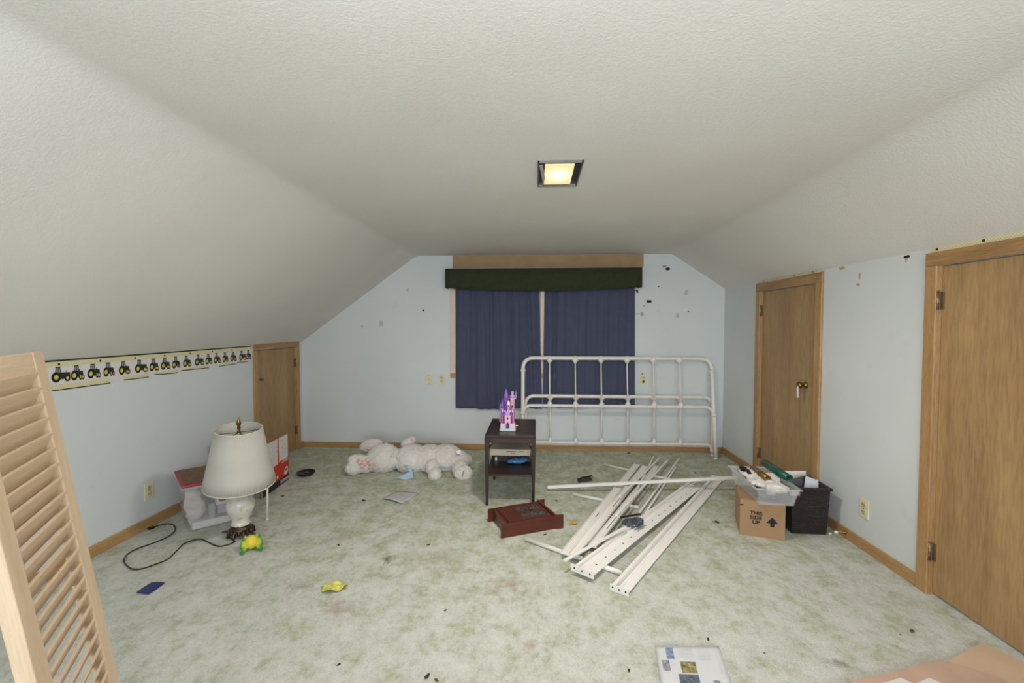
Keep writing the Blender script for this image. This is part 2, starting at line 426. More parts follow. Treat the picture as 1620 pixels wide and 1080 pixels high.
# holes, screw marks on the gable wall (parts of the wall)
def blob(name, parent, place, r, n, m, rx=1.0, ry=1.0, thick=.0015):
    pts = [(math.cos(2 * math.pi * k / n) * r * rx * random.uniform(.7, 1.15), math.sin(2 * math.pi * k / n) * r * ry * random.uniform(.7, 1.15)) for k in range(n)]
    return MB().prism(pts, place, 0, thick).build(name, m, parent)
for px, py, r, rx, ry in [(1056, 425, .030, 1.0, .55), (1051, 421, .02, 1.2, .25), (1026.5, 476.5, .036, 1.0, .45), (669.5, 491, .012, 1, 1), (1042, 453, .008, 1, 1), (1089, 493, .008, 1, 1), (1019, 484, .007, 1, 1)]:
    p = yy(px, py, B)
    blob('hole', WB, lambda u, v, t, p=p: (p.x + u, B - t, p.z + v), r, 11, DARKHOLE, rx, ry)
GREY = mat('scuffed plaster', '#B5B1A6', .8, 0, .2, 30); TAN = mat('torn paper backing', '#C9A878', .8, 0, .15, 30)
for px, py, r in [(603, 512, .035), (1085, 462, .03), (1072, 499, .028), (645, 458, .02), (573, 517, .018)]:
    p = yy(px, py, B)
    blob('scuff', WB, lambda u, v, t, p=p: (p.x + u, B - t, p.z + v), r, 9, mat('faint scuff', '#B9BCB8', .8, 0, .15, 40), .8, 1, .0006)
WRo = bpy.data.objects['wall_right']; WLo = bpy.data.objects['wall_left']
for px, py, r, rx, ry in [(1332, 424, .03, 1.2, .4), (1360, 436, .02, .5, 1.2), (1358, 450, .018, 1, .6)]:
    p = xx(px, py, R)
    blob('torn_scrap', WRo, lambda u, v, t, p=p: (R - t, p.y + u, p.z + v), r, 10, TAN, rx, ry, .0008)
p = xx(1435, 406, R); blob('hole', WRo, lambda u, v, t: (R - t, p.y + u, p.z + v), .022, 9, DARKHOLE, 1, .4)
p2_ = xx(1434, 411, R); blob('torn_scrap', WRo, lambda u, v, t: (R - t, p2_.y + u, p2_.z + v), .016, 9, TAN, .7, .9, .0008)

# ------------------------------------------------------------------ ceiling light
m, nt, bs = newmat('lit amber glass')
mp = mapping(nt); g = nt.nodes.new('ShaderNodeTexGradient'); g.gradient_type = 'SPHERICAL'
mp.inputs['Scale'].default_value = (9, 6.0, 9); nt.links.new(mp.outputs[0], g.inputs[0])
r = ramp(nt, g.outputs['Fac'], [(0.0, lin('#CDB582')), (.35, lin('#E2CB99')), (.85, (1, .98, .9, 1))])
bs.inputs['Base Color'].default_value = lin('#E8D3A0'); nt.links.new(r.outputs[0], bs.inputs['Emission Color']); bs.inputs['Emission Strength'].default_value = .60
bs.inputs['Roughness'].default_value = .3; LENS = m
def ceiling_light(label, x, y, power):
    LT = thing('ceiling_light', label, 'light', (x, y, ZC))
    b = MB(); X0, X1, Y0, Y1 = -.103, .103, -.177, .177
    b.box(X0, X1, Y0, Y0 + .008, -.012, .006); b.box(X0, X1, Y1 - .008, Y1, -.012, .006); b.box(X0, X0 + .006, Y0, Y1, -.012, .006); b.box(X1 - .006, X1, Y0, Y1, -.012, .006)
    b.build('trim_frame', mat('tarnished metal trim', '#8E8A86', .35, .8), LT)
    MB().box(X0 + .006, X1 - .006, Y0 + .008, Y1 - .008, -.002, .004).build('housing', mat('dark housing', '#26262F', .5), LT)
    MB().box(-.070, .066, -.145, .145, -.010, -.003).build('glass_lens', LENS, LT, .002)
    MB().obox((-.088, -.15, -.012), (-.066, .15, -.007), .016, .003).build('loose_strip', mat('bent reflector strip', '#B9AFA8', .4), LT)
    area('ceiling_bulb_light', (x, y, ZC - .025), (0, 0, 0), .15, .28, power, (1.0, .93, .83))
ceiling_light('small square recessed ceiling light with warm yellow glass', .11, 2.273, 15)
ceiling_light('added unseen fill light behind the camera, copied from the ceiling light', .11, -.75, 6)  # added fixture out of view, a weak fill for the near end

# ------------------------------------------------------------------ wallpaper border with tractors
YEL = None
def gingham():
    m, nt, bs = newmat('yellow gingham print')
    mp = mapping(nt, (1, 1, 1)); ch = nt.nodes.new('ShaderNodeTexChecker'); ch.inputs['Scale'].default_value = 150
    ch.inputs['Color1'].default_value = lin('#CFC184'); ch.inputs['Color2'].default_value = lin('#DEDAC0'); nt.links.new(mp.outputs[0], ch.inputs['Vector'])
    nt.links.new(ch.outputs['Color'], bs.inputs['Base Color']); bs.inputs['Roughness'].default_value = .6; return m
YEL = gingham(); PAPER = mat('off-white border paper', '#DAD6D4', .65, 0, .03)
DKG = mat('dark green print', '#1E2A18', .6); TBODY = mat('tractor green print', '#1D2B1F', .6, 0, .3, 60); TYEL = mat('tractor yellow print', '#D8C24A', .6); TGL = mat('print grey', '#8E9390', .6)
BZ1 = 1.158; BZ0 = .985
BR = thing('wallpaper_border', 'torn tractor wallpaper border with yellow gingham edges on the knee wall', 'wallpaper', (L, 2.9, BZ0))
def bp(y, z, t): return (t, y - 2.9, z - BZ0)
YA, YB_ = 1.0, 3.985
# torn lower edge from the photographed outline
edge = [(1.0, .99), (2.30, .992), (2.62, .992), (2.66, 1.006), (2.70, .999), (2.88, .996), (2.905, 1.012), (3.0, 1.004), (3.12, 1.0), (3.16, 1.012), (3.45, 1.006), (3.49, 1.026), (3.56, 1.006), (3.63, 1.008), (3.75, 1.010), (3.80, 1.02), (3.93, 1.016), (3.955, 1.03), (3.985, 1.07)]
poly = [(YA, BZ1)] + [(y, z) for y, z in edge] + [(YB_, BZ1)]
MB().prism(poly, lambda u, v, t: bp(u, v, t), .0002, .0012).build('paper_strip', PAPER, BR)
MB().box(.0012, .0018, YA - 2.9, YB_ - 2.9, BZ1 - .009 - BZ0, BZ1 - BZ0).build('edge_line', DKG, BR)
MB().box(.0012, .0018, YA - 2.9, YB_ - 2.9, BZ1 - .038 - BZ0, BZ1 - .009 - BZ0).build('gingham_band', YEL, BR)
def zat(y):
    for (a, za), (c, zc) in zip(edge, edge[1:]):
        if a <= y <= c: return za + (zc - za) * (y - a) / (c - a)
    return 1.02
segs = [(1.0, 2.61), (2.70, 2.885), (2.93, 3.13), (3.16, 3.44), (3.56, 3.76), (3.78, 3.93)]
for a, c in segs:
    k = 8; pts = [(a + (c - a) * q / k) for q in range(k + 1)]
    MB().prism([(y, zat(y) + .005) for y in pts] + [(y, max(zat(y) + .010, 1.026)) for y in reversed(pts)], lambda u, v, t: bp(u, v, t), .0012, .0018).build('gingham_band', YEL, BR)
    MB().prism([(y, zat(y)) for y in pts] + [(y, zat(y) + .006) for y in reversed(pts)], lambda u, v, t: bp(u, v, t), .0012, .0020).build('edge_line', DKG, BR)
y = 1.15
while y < 3.95:
    MB().box(.0018, .0022, y - .006 - 2.9, y + .006 - 2.9, BZ1 - .030 - BZ0, BZ1 - .018 - BZ0).build('printed_knob', DKG, BR)
    y += .2335
def circ(cx, cy, r, n=14, sx=1.0): return [(cx + r * sx * math.cos(2 * math.pi * k / n), cy + r * math.sin(2 * math.pi * k / n)) for k in range(n)]
def tractor(flip, hood, yaw, rw=.030, fw=.017):
    """flat print: body, cab, tyres, hubs; yaw narrows the wheels for three-quarter views"""
    b = MB(); s = -1 if flip else 1
    def f(u, v, t): return (t, u * s, v)
    hx = .022 + hood
    b.prism([(-.036, .016), (hx + .006, .016), (hx + .006, .052), (.004, .056), (-.036, .054)], f, .0013, .0016, 0)
    b.prism([(-.026, .05), (.010, .05), (.007, .086), (-.022, .086)], f, .0013, .0016, 0)
    b.prism([(-.021, .055), (-.008, .055), (-.008, .081), (-.018, .081)], f, .0016, .0018, 3)
    b.prism([(-.004, .055), (.005, .055), (.003, .081), (-.004, .081)], f, .0016, .0018, 3)
    b.prism([(-.030, .086), (.014, .086), (.010, .092), (-.026, .092)], f, .0013, .0017, 0)
    b.prism([(hx - .02, .048), (hx - .016, .048), (hx - .016, .064), (hx - .02, .064)], f, .0013, .0017, 0)
    for cx, r, dx in ((-.020, rw, 0), (hx - .012, fw * 1.15, 0), (-.020 - .02 * (1 - yaw), rw * .95, 1), (hx + .012 * (1 - yaw), fw, 1)):
        if dx and yaw > .95: continue
        b.prism(circ(cx, r, r, 14, yaw), f, .0016 - .0002 * dx, .0019 - .0002 * dx, 1)
        b.prism(circ(cx, r, r * .46, 12, yaw), f, .0019, .0021 - .0001 * dx, 2)
    return b
TB = [tractor(False, .040, 1.0), tractor(False, .008, .62), tractor(False, .014, .7), tractor(False, .006, .5), tractor(False, .012, .75), tractor(False, .030, .9)]
TM = [t.mesh('tractor_print', [TBODY, BLACK, TYEL, TGL]) for t in TB]
tp = [(112, 292, 0), (250, 272, 1), (372, 262, 2), (488, 250, 3), (602, 242, 4), (722, 228, 5), (827, 213, 1), (912, 207, 2), (994, 200, 3), (1075, 195, 4), (1163, 185, 5), (1240, 175, 1), (1302, 168, 2), (1365, 165, 3), (1425, 160, 4), (1490, 155, 5), (1541, 142, 1)]
for cx, cyy, k in tp:
    p = xx(70 + cx / 4.765, 530 + cyy / 4.765, L)
    o = bpy.data.objects.new('tractor_print', TM[k]); COL.objects.link(o); o.parent = BR
    o.location = (0, p.y - 2.9, 1.036 - BZ0); o.scale = (1, .84, .96)
for k, y in enumerate((2.13, 2.0, 1.87, 1.74, 1.61, 1.48, 1.35, 1.22, 1.1)):
    o = bpy.data.objects.new('tractor_print', TM[(5 - k) % 6]); COL.objects.link(o); o.parent = BR; o.location = (0, y - 2.9, 1.036 - BZ0)
# remnants over the doors of the right wall
def remnant(name, label, ya, yb, za, zb, line):
    t = thing(name, label, 'wallpaper', (R, (ya + yb) / 2, za)); h = (yb - ya) / 2
    MB().box(-.0018, -.0002, -h, h, 0, zb - za).build('gingham_band', YEL, t)
    if line: MB().box(-.0024, -.0018, -h + .18, h, zb - za - .008, zb - za).build('edge_line', DKG, t)
    y = -h + .06
    while y < h:
        MB().box(-.0028, -.0018, y - .006, y + .006, .008, .020).build('printed_knob', DKG, t); y += .2335
remnant('wallpaper_scrap', 'strip of yellow border with dark top edge above the closet door casing', 3.30, 4.17, 1.711, 1.736, True)
remnant('wallpaper_scrap', 'strip of yellow gingham border above the large door casing', 1.36, 2.39, 1.702, 1.727, False)

# ------------------------------------------------------------------ outlets
def outlet(label, loc, rotz, kind='duplex', plug=False):
    t = thing('wall_outlet', label, 'outlet', loc, rotz)   # faces local -y
    MB().box(-.036, .036, -.006, 0, -.058, .058).build('cover_plate', IVORY, t, .003)
    if kind == 'duplex':
        for dz in (-.021, .021):
            b = MB(); b.prism([(x * .017, dz + z * .0145) for x, z in ((-.7, -1), (.7, -1), (1, -.4), (1, .4), (.7, 1), (-.7, 1), (-1, .4), (-1, -.4))], lambda u, v, q: (u, q, v), -.009, -.006)
            r_ = b.build('receptacle', mat('outlet beige', '#CBBF98', .45), t)
            b = MB(); b.box(-.009, -.006, -.0096, -.009, dz - .002, dz + .008); b.box(.006, .009, -.0096, -.009, dz - .002, dz + .007); b.box(-.002, .002, -.0096, -.009, dz - .010, dz - .006)
            b.build('slots', BLACK, r_)
        MB().tube([(0, -.006, 0), (0, -.0085, 0)], .004, 10).build('screw', HINGE, t)
    else:
        MB().box(-.009, .009, -.010, -.006, -.012, .012).build('phone_jack', mat('outlet beige', '#CBBF98', .45), t)
        for dz in (-.042, .042): MB().tube([(0, -.006, dz), (0, -.0085, dz)], .004, 8).build('screw', HINGE, t)
    if plug:
        MB().box(-.010, .010, -.024, -.009, -.033, -.010).build('plug', mat('small brown plug', '#3A3128', .5), t, .002)
        b = MB(); b.tube([(-.012, -.004, .05), (-.013, -.012, .062), (-.010, -.012, .074)], .003, 6); b.build('wire_stub', BLACK, t)
    return t
p = xx(235, 776, L); outlet('ivory outlet on the knee wall left of the plastic bin', (L, p.y, p.z), math.pi / 2)
p = yy(678.5, 600, B); outlet('ivory phone jack plate left of the blue curtain', (p.x, B, p.z), 0, 'jack')
p = yy(699, 600, B); outlet('ivory outlet just left of the blue curtain', (p.x, B, p.z), 0)
p = yy(1017.5, 600, B); outlet('ivory outlet with a small plug behind the white headboard', (p.x, B, p.z), 0, 'duplex', True)
p = xx(1368, 804, R); outlet('ivory outlet on the right wall beside the large door', (R, p.y, p.z), -math.pi / 2)

# ------------------------------------------------------------------ valance, curtains, bracket
VAL = mat('dark green felt', '#2E3420', .95, 0, .12, 25, .3, 200)
vt = thing('valance', 'dark green fabric covered box valance above the window', 'valance', (.066, B, 1.70))
def vb(u, v):
    x = -1.013 + 2.026 * u; sag = -.004 + .034 * (1 - math.sin(math.pi * min(max((u - .03) / .94, 0), 1)) ** .6)
    return (x, -.142, sag + (.232 - sag) * v)
b = MB(); b.grid(vb, 40, 3)
fo = b.build('front_panel', VAL, vt); s = fo.modifiers.new('s', 'SOLIDIFY'); s.thickness = .012; s.offset = 1
for sx in (-1, 1): MB().box(sx * 1.007 - .006, sx * 1.007 + .006, -.136, -.001, .034, .232).build('return_panel', VAL, vt)
MB().box(-1.001, 1.001, -.136, -.001, .220, .231).build('top_board', VAL, vt)
MB().box(-.85, -.835, -.146, -.142, .038, .044).build('tear', mat('frayed lining', '#8c8b72', .9), vt)
CUR = mat('navy curtain cotton', '#444861', .85, 0, .08, 9, .15, 400, Sheen_Weight=.25)
def curtain(label, xa0, xa1, xb0, xb1, zb0, zb1, seed, folds):
    rnd = random.Random(seed); ph = [rnd.uniform(0, 6.28) for _ in range(6)]
    ztop = 1.80; cx = (xa0 + xa1) / 2
    def f(u, v):
        zbot = zb0 + (zb1 - zb0) * u + .006 * math.sin(9 * u + seed); z = ztop + (zbot - ztop) * v
        x = (xa0 + (xb0 - xa0) * v) * (1 - u) + (xa1 + (xb1 - xa1) * v) * u
        y = .0
        for am, fr, sl_, p in folds:
            y += am * math.sin(fr * u * 6.28 + sl_ * v + p)
        y *= 1.3; y += .003 * math.sin(3 * u * 6.28 + 4 * v + ph[0]) * v + .003 * math.sin(17 * u * 6.28 + 2.2 * v + ph[1]) * (1 - .4 * v)
        for c0, w_, am in folds_d: y += am * math.exp(-((u - c0 - .03 * v) / w_) ** 2)
        return (x - cx, min(y * 1.15, .021), z - .45)
    folds_d = [(.30 + .1 * rnd.random(), .02, -.012), (.62, .015, -.012), (.83, .018, .018), (.9, .014, -.014)] if seed == 1 else [(.06, .02, -.016), (.11, .015, .014), (.35, .03, -.008), (.78, .03, -.006)]
    b = MB(); b.grid(f, 150, 40)
    o = b.build('curtain', CUR, None, recentre=False); o.location = (cx, 4.829, .45)
    s = o.modifiers.new('s', 'SOLIDIFY'); s.thickness = .0016
    return tag(o, label, 'curtain', 'navy window curtains')
curtain('left navy blue curtain panel hanging under the green valance', -.862, .030, -.866, .066, .447, .456, 1, [(.008, 5, .6, 1.0), (.005, 9, -.8, 2.1)])
curtain('right navy blue curtain panel behind the white headboard', .090, 1.030, .072, 1.040, .462, .492, 2, [(.007, 4, -.9, .3), (.004, 8, 1.2, 1.3)])
b = MB(); p = yy(1007, 459, B)
b.tube([(p.x, B, p.z), (p.x, B - .03, p.z), (p.x + .002, B - .034, p.z - .03)], .008, 8)
tag(b.build('curtain_hook', BLACK), 'small black hook on the wall under the valance end', 'hook')
p = yy(1011, 496.5, B); b = MB(); b.box(p.x - .04, p.x + .025, B - .008, B, p.z - .005, p.z + .005); b.box(p.x + .022, p.x + .04, B - .022, B, p.z - .022, p.z + .016)
tag(b.build('curtain_bracket', mat('tarnished zinc', '#8F8B7E', .4, .6)), 'small metal bracket screwed to the wall right of the curtain', 'bracket')
p = yy(802, 421, B); b = MB()
for k in range(5): b.tube([(p.x - .05 + .025 * k + .014 * math.cos(a), B - .012 - .002 * k, 1.955 + .012 + .012 * math.sin(a)) for a in [i * .628 for i in range(11)]], .0014, 5)
tag(b.build('wire_curl', mat('clear fishing line', '#A9A69A', .3)), 'curled clear line lying on top of the valance', 'wire')

# ------------------------------------------------------------------ louvered door panel (leaning, near left)
wv = Vector((-.5294, .8484, 0)).normalized(); nv = Vector((wv.y, -wv.x, 0))
dv = (nv * math.tan(math.radians(8.04)) - Vector((0, 0, 1))).normalized()
Tp = CAM + ray(68, 555) * 1.2
LEN = (Tp.z - .004) / -dv.z
zx = wv; zz = -dv; zy = zz.cross(zx)      # zy points away from the room side
if zy.dot(nv) > 0: zy = -zy
LV = thing('louver_door', 'unfinished pine louvered door panel leaning at the left edge', 'door panel', matrix=frame(Tp + dv * LEN, zx, zy, zz))
WD, SW, TH, RL, RB = .395, .061, .030, .055, .115
# local: x from -WD..0 (0 = far edge), z up along the panel, y 0 (front) .. TH (back); det may mirror so use abs axes
def lb(name, m, x0, x1, y0_, y1_, z0, z1, bev=.0025): return MB().box(x0, x1, y0_, y1_, z0, z1).build(name, m, LV, bev)
lb('stile', PINE, -SW, 0, 0, TH, 0, LEN); lb('stile', PINE, -WD, -WD + SW, 0, TH, 0, LEN)
lb('top_rail', PINEX, -WD + SW, -SW, .002, TH - .002, LEN - RL, LEN); lb('bottom_rail', PINEX, -WD + SW, -SW, .002, TH - .002, 0, RB)
PT = .0395; nsl = int((LEN - RL - RB) / PT)
sb = MB(); hw = .030; ca = math.radians(61)
cs, sn = math.cos(ca), math.sin(ca)
xa, xb = -WD + SW, -SW
def sp(u, t): return (TH / 2 - u * cs + t * sn * 0 - t * sn, u * sn - t * cs)   # front edge up
q = [sp(-hw, -.0032), sp(hw, -.0032), sp(hw, .0032), sp(-hw, .0032)]
sb.hexa([(xa, q[0][0], q[0][1]), (xb, q[0][0], q[0][1]), (xb, q[1][0], q[1][1]), (xa, q[1][0], q[1][1]),
         (xa, q[3][0], q[3][1]), (xb, q[3][0], q[3][1]), (xb, q[2][0], q[2][1]), (xa, q[2][0], q[2][1])])
sme = sb.mesh('slat', PINEX)
for k in range(nsl):
    o = bpy.data.objects.new('slat', sme); COL.objects.link(o); o.parent = LV; o.location = (0, 0, LEN - RL - PT * (k + .55))

# ------------------------------------------------------------------ plastic storage bin with papers
u = Vector((.80, .60, 0)); v = Vector((-.60, .80, 0)); O = fl(299, 843); u = Vector((math.cos(math.radians(40)), math.sin(math.radians(40)), 0))
BN = thing('storage_bin', 'clear plastic storage bin with a dusty red lid behind the lamp', 'storage bin', O, math.radians(45))
BL, BD, BHt = .40, .345, .305
def clearplastic(name, hx, rough, tr, alpha=1.0):
    m, nt, bs = newmat(name); mp = mapping(nt); n = noise(nt, mp, 12, 3)
    r = ramp(nt, n.outputs['Fac'], [(.3, lin(hx)), (.7, tuple(min(1, c * 1.06) for c in lin(hx)[:3]) + (1,))])
    tn = nt.nodes.new('ShaderNodeBsdfTransparent'); tn.inputs[0].default_value = (.97, .97, .97, 1)
    nt.links.new(r.outputs[0], bs.inputs['Base Color']); bs.inputs['Roughness'].default_value = rough
    mx = nt.nodes.new('ShaderNodeMixShader'); mx.inputs[0].default_value = 1 - tr
    nt.links.new(tn.outputs[0], mx.inputs[1]); nt.links.new(bs.outputs[0], mx.inputs[2])
    nt.links.new(mx.outputs[0], nt.nodes['Material Output'].inputs['Surface']); return m
CLEAR = clearplastic('clear plastic', '#DAD9D6', .25, .86)
CLEAR2 = clearplastic('frosted plastic', '#EAEAEA', .3, .80)
def tub(l, d, h, tl, td, t=.003, rim=.014, rimh=.012):
    """open tapered tub, bottom l x d, top tl x td, origin at front-left bottom corner"""
    b = MB(); ox, oy = (tl - l) / 2, (td - d) / 2
    lo = [(0, 0, 0), (l, 0, 0), (l, d, 0), (0, d, 0)]; hi = [(-ox, -oy, h), (l + ox, -oy, h), (l + ox, d + oy, h), (-ox, d + oy, h)]
    li = [(t, t, t), (l - t, t, t), (l - t, d - t, t), (t, d - t, t)]; hj = [(-ox + t, -oy + t, h), (l + ox - t, -oy + t, h), (l + ox - t, d + oy - t, h), (-ox + t, d + oy - t, h)]
    b.add(lo + hi, [(0, 3, 2, 1)] + [(i, (i + 1) % 4, 4 + (i + 1) % 4, 4 + i) for i in range(4)])
    b.add(li + hj, [(0, 1, 2, 3)] + [(i, 4 + i, 4 + (i + 1) % 4, (i + 1) % 4) for i in range(4)])
    b.add(hi + hj, [(i, (i + 1) % 4, 4 + (i + 1) % 4, 4 + i) for i in range(4)])
    r = MB(); e = rim
    r.box(-ox - e, l + ox + e, -oy - e, -oy, h - rimh, h); r.box(-ox - e, l + ox + e, d + oy, d + oy + e, h - rimh, h)
    r.box(-ox - e, -ox, -oy, d + oy, h - rimh, h); r.box(l + ox, l + ox + e, -oy, d + oy, h - rimh, h)
    return b, r
b, r_ = tub(BL, BD, BHt, BL + .05, BD + .05)
b.build('body', CLEAR, BN); r_.build('rim', CLEAR2, BN)
RED = mat('red plastic lid', '#A8323E', .45, 0, .12, 8)
MB().box(-.036, BL + .036, -.036, BD + .036, BHt, BHt + .018).build('lid', RED, BN, .008)
MB().box(-.016, BL + .016, -.014, BD + .018, BHt + .018, BHt + .0225).build('lid_panel', mat('dusty brown lid panel', '#7A5E4A', .8, 0, .3, 40), BN, .003)
MB().box(.03, BL - .03, .035, BD - .03, BHt + .0225, BHt + .025).build('lid_panel_inset', mat('dusty brown lid panel', '#7A5E4A', .8, 0, .3, 40), BN, .002)
def inbin(name, label, cat, m, x0, x1, y0_, y1_, z0, z1, rz=0, tilt=0):
    t = MB().box(x0 - (x0 + x1) / 2, x1 - (x0 + x1) / 2, y0_ - (y0_ + y1_) / 2, y1_ - (y0_ + y1_) / 2, 0, z1 - z0).build(name, m, None, .001, recentre=False)
    c = BN.matrix_basis @ Vector(((x0 + x1) / 2, (y0_ + y1_) / 2, z0)); t.location = c; t.rotation_euler = (tilt, 0, BN.rotation_euler[2] + rz)
    return tag(t, label, cat)
bpy.context.view_layer.update()
PAP = mat('paper', '#E6E3DC', .8)
wb = inbin('letter_box', 'white paper box with a red oval label inside the clear bin', 'box', PAP, .155, .30, .02, .07, .135, .185)
p_ = MB(); p_.prism(circ(-.035, .032, .014, 16, 1.7), lambda u_, v_, t: (u_, -.025 - t, v_), 0, .0008); o = p_.build('red_label', mat('red print', '#A62B2B', .6), wb)
inbin('paper_stack', 'white and lilac papers stacked inside the clear bin', 'papers', mat('lilac paper', '#B9B4C6', .8), .165, .30, .02, .09, .075, .134)
inbin('paper_stack', 'white sheets at the bottom of the clear bin', 'papers', PAP, .02, .37, .02, .27, .006, .05)
inbin('paper_bundle', 'grey packet standing in the clear bin', 'papers', mat('grey packet', '#9fa3a2', .6), .115, .150, .03, .10, .052, .15)
o = fused('crumpled_bag', [((0, 0, .09), (.062, .04, .085)), ((.01, 0, .17), (.045, .03, .05)), ((-.02, .02, .05), (.045, .04, .045))], mat('pinkish tissue', '#CFC1BC', .8, 0, .1, 10, .8, 14), None, .006, .03, .05, 0)
o.location = BN.matrix_basis @ Vector((.065, .065, .052)); o.rotation_euler = (0, -.25, .6); tag(o, 'pinkish crumpled bag inside the clear bin', 'bag')
inbin('carton', 'small tan carton inside the clear bin behind the lamp', 'box', mat('tan card', '#A78D62', .8), .24, .36, .10, .26, .052, .245)
b = MB(); b.ell((0, 0, .03), (.05, .035, .03), None, 14, 8); o = b.build('fabric_bundle', mat('lilac cloth', '#8F8DA8', .9, 0, .15, 20, .6, 20), None, recentre=False)
o.location = BN.matrix_basis @ Vector((.20, .30, BHt + .019)); tag(o, 'small lilac cloth bundle on the red bin lid', 'cloth')

# ------------------------------------------------------------------ table lamp
LP = (-1.885, 2.775, 0)
LM = thing('table_lamp', 'white ceramic table lamp with a pleated cream shade on the carpet', 'lamp', LP)
BRZ = mat('antique bronze', '#4E4234', .4, .8, .25, 40); CER = mat('floral white ceramic', '#D2CDC0', .22, 0, .03)
b = MB(); b.lathe([(.062, .034), (.075, .040), (.078, .050), (.066, .060), (.060, .068), (.064, .074)], 32)
for k in range(8):
    a = math.pi / 4 * k; c_, s_ = math.cos(a), math.sin(a)
    b.tube([(.066 * c_, .066 * s_, .045), (.080 * c_, .080 * s_, .030), (.086 * c_, .086 * s_, .012), (.094 * c_, .094 * s_, .006)], [.016, .014, .010, .008], 8)
    a2 = a + math.pi / 8; c_, s_ = math.cos(a2), math.sin(a2)
    b.tube([(.066 * c_, .066 * s_, .040), (.076 * c_, .076 * s_, .022)], [.014, .009], 8)
b.build('foot', BRZ, LM)
m, nt, bs = newmat('painted ceramic'); mp = mapping(nt); n_ = noise(nt, mp, 26, 5, .7)
r1 = ramp(nt, n_.outputs['Fac'], [(.56, lin('#D2CDC0')), (.62, lin('#A89D93')), (.66, lin('#CFC8BB'))]); nt.links.new(r1.outputs[0], bs.inputs['Base Color']); bs.inputs['Roughness'].default_value = .2
vase = MB().lathe([(.062, .072), (.066, .080), (.060, .088), (.058, .105), (.070, .135), (.088, .165), (.096, .192), (.096, .212), (.086, .238), (.066, .258), (.055, .268), (.058, .274), (.056, .300), (.050, .330), (.038, .345)], 40).build('vase_body', m, LM)
MB().lathe([(.0585, .2665), (.0600, .2700), (.0585, .2735)], 40, cap=False).build('bronze_ring', BRZ, vase)
MB().lathe([(.014, .345), (.016, .36), (.012, .40), (.017, .41), (.017, .46)], 20).build('socket', BRASS, LM)
# harp and spider carrying the shade
b = MB(); b.tube([(-.012, 0, .41), (-.055, 0, .47), (-.066, 0, .55), (-.05, 0, .64), (0, 0, .672), (.05, 0, .64), (.066, 0, .55), (.055, 0, .47), (.012, 0, .41)], .003, 8)
b.build('harp', BRZ, LM)
SZ0, SZ1, SR0, SR1 = .335, .695, .203, .131
NP = 72
def pl(k, a, z): return 1 + (.014 if k % 2 else -.010)
shade_mat = mat('pleated cream fabric', '#C0BCB3', .8, 0, .03, 8, Subsurface_Weight=.12, Subsurface_Radius=(.02, .018, .012))
sh = MB().lathe([(SR0, SZ0), (SR0 * .8 + SR1 * .2, SZ0 * .8 + SZ1 * .2), ((SR0 + SR1) / 2 - .002, (SZ0 + SZ1) / 2), (SR1, SZ1)], NP * 2, fn=pl, cap=False).build('shade', shade_mat, LM)
s = sh.modifiers.new('s', 'SOLIDIFY'); s.thickness = .002
for rr, zz_ in ((SR0, SZ0), (SR1, SZ1)):
    MB().tube([(rr * math.cos(a), rr * math.sin(a), zz_) for a in [2 * math.pi * k / 48 for k in range(48)]], .0035, 8, closed=True).build('shade_trim', mat('cream trim', '#CFC9B6', .8), sh)
b = MB()
for k in range(3):
    a = 2 * math.pi * k / 3 + .15; b.tube([(0, 0, .672), (SR1 * .98 * math.cos(a), SR1 * .98 * math.sin(a), .697)], .0018, 6)
b.build('spider', BRZ, sh)
MB().lathe([(.010, .672), (.012, .680), (.006, .688), (.011, .700), (.008, .712), (.014, .728), (.011, .745), (.006, .757), (.0005, .772)], 14).build('finial', BRASS, LM)
# the shade sits askew on its harp, tipped towards the room
_d = Vector((1.885, -2.775, 0)).normalized(); _tilt = Matrix.Translation((0, 0, .42)) @ Matrix.Rotation(math.radians(7), 4, Vector((-_d.y, _d.x, 0))) @ Matrix.Translation((0, 0, -.42))
for o in LM.children:
    if o.name.split('.')[0] in ('shade', 'finial', 'harp'): o.data.transform(_tilt)
for o in sh.children: o.data.transform(_tilt)
for o in LM.children:
    if o.name.split('.')[0] in ('vase_body', 'foot', 'socket'): o.data.transform(Matrix.Diagonal((.86, .86, 1, 1)))
for o in vase.children: o.data.transform(Matrix.Diagonal((.86, .86, 1, 1)))
cpx = [(372, 858), (360, 863), (345, 865), (330, 859), (318, 854), (304, 856), (290, 862), (277, 875), (265, 886), (248, 893), (228, 900), (212, 902), (201, 896), (196, 887), (203, 877), (220, 868), (243, 860), (262, 852), (275, 843), (277, 835), (270, 830), (256, 831), (243, 835)]
pts = [fl(x, y_) for x, y_ in cpx]
def smooth(P, n=5):
    out = []
    for i in range(len(P) - 1):
        p0, p1, p2, p3 = P[max(i - 1, 0)], P[i], P[i + 1], P[min(i + 2, len(P) - 1)]
        for k in range(n):
            t = k / n
            out.append(.5 * ((2 * p1) + (p2 - p0) * t + (2 * p0 - 5 * p1 + 4 * p2 - p3) * t * t + (3 * p1 - p0 - 3 * p2 + p3) * t ** 3))
    return out + [P[-1]]
loc = Vector(LP)
cp = [Vector((p.x, p.y, .006)) - loc for p in smooth(pts)]
cord = MB().tube([Vector((-.05, -.05, .012))] + cp, .0036, 6).build('cord', mat('brown cord', '#2E2620', .5), LM)
e = cp[-1]; d_ = (cp[-1] - cp[-3]).normalized()
MB().obox(e - d_ * .004, e + d_ * .032, .022, .012).build('plug', BLACK, cord, .002)
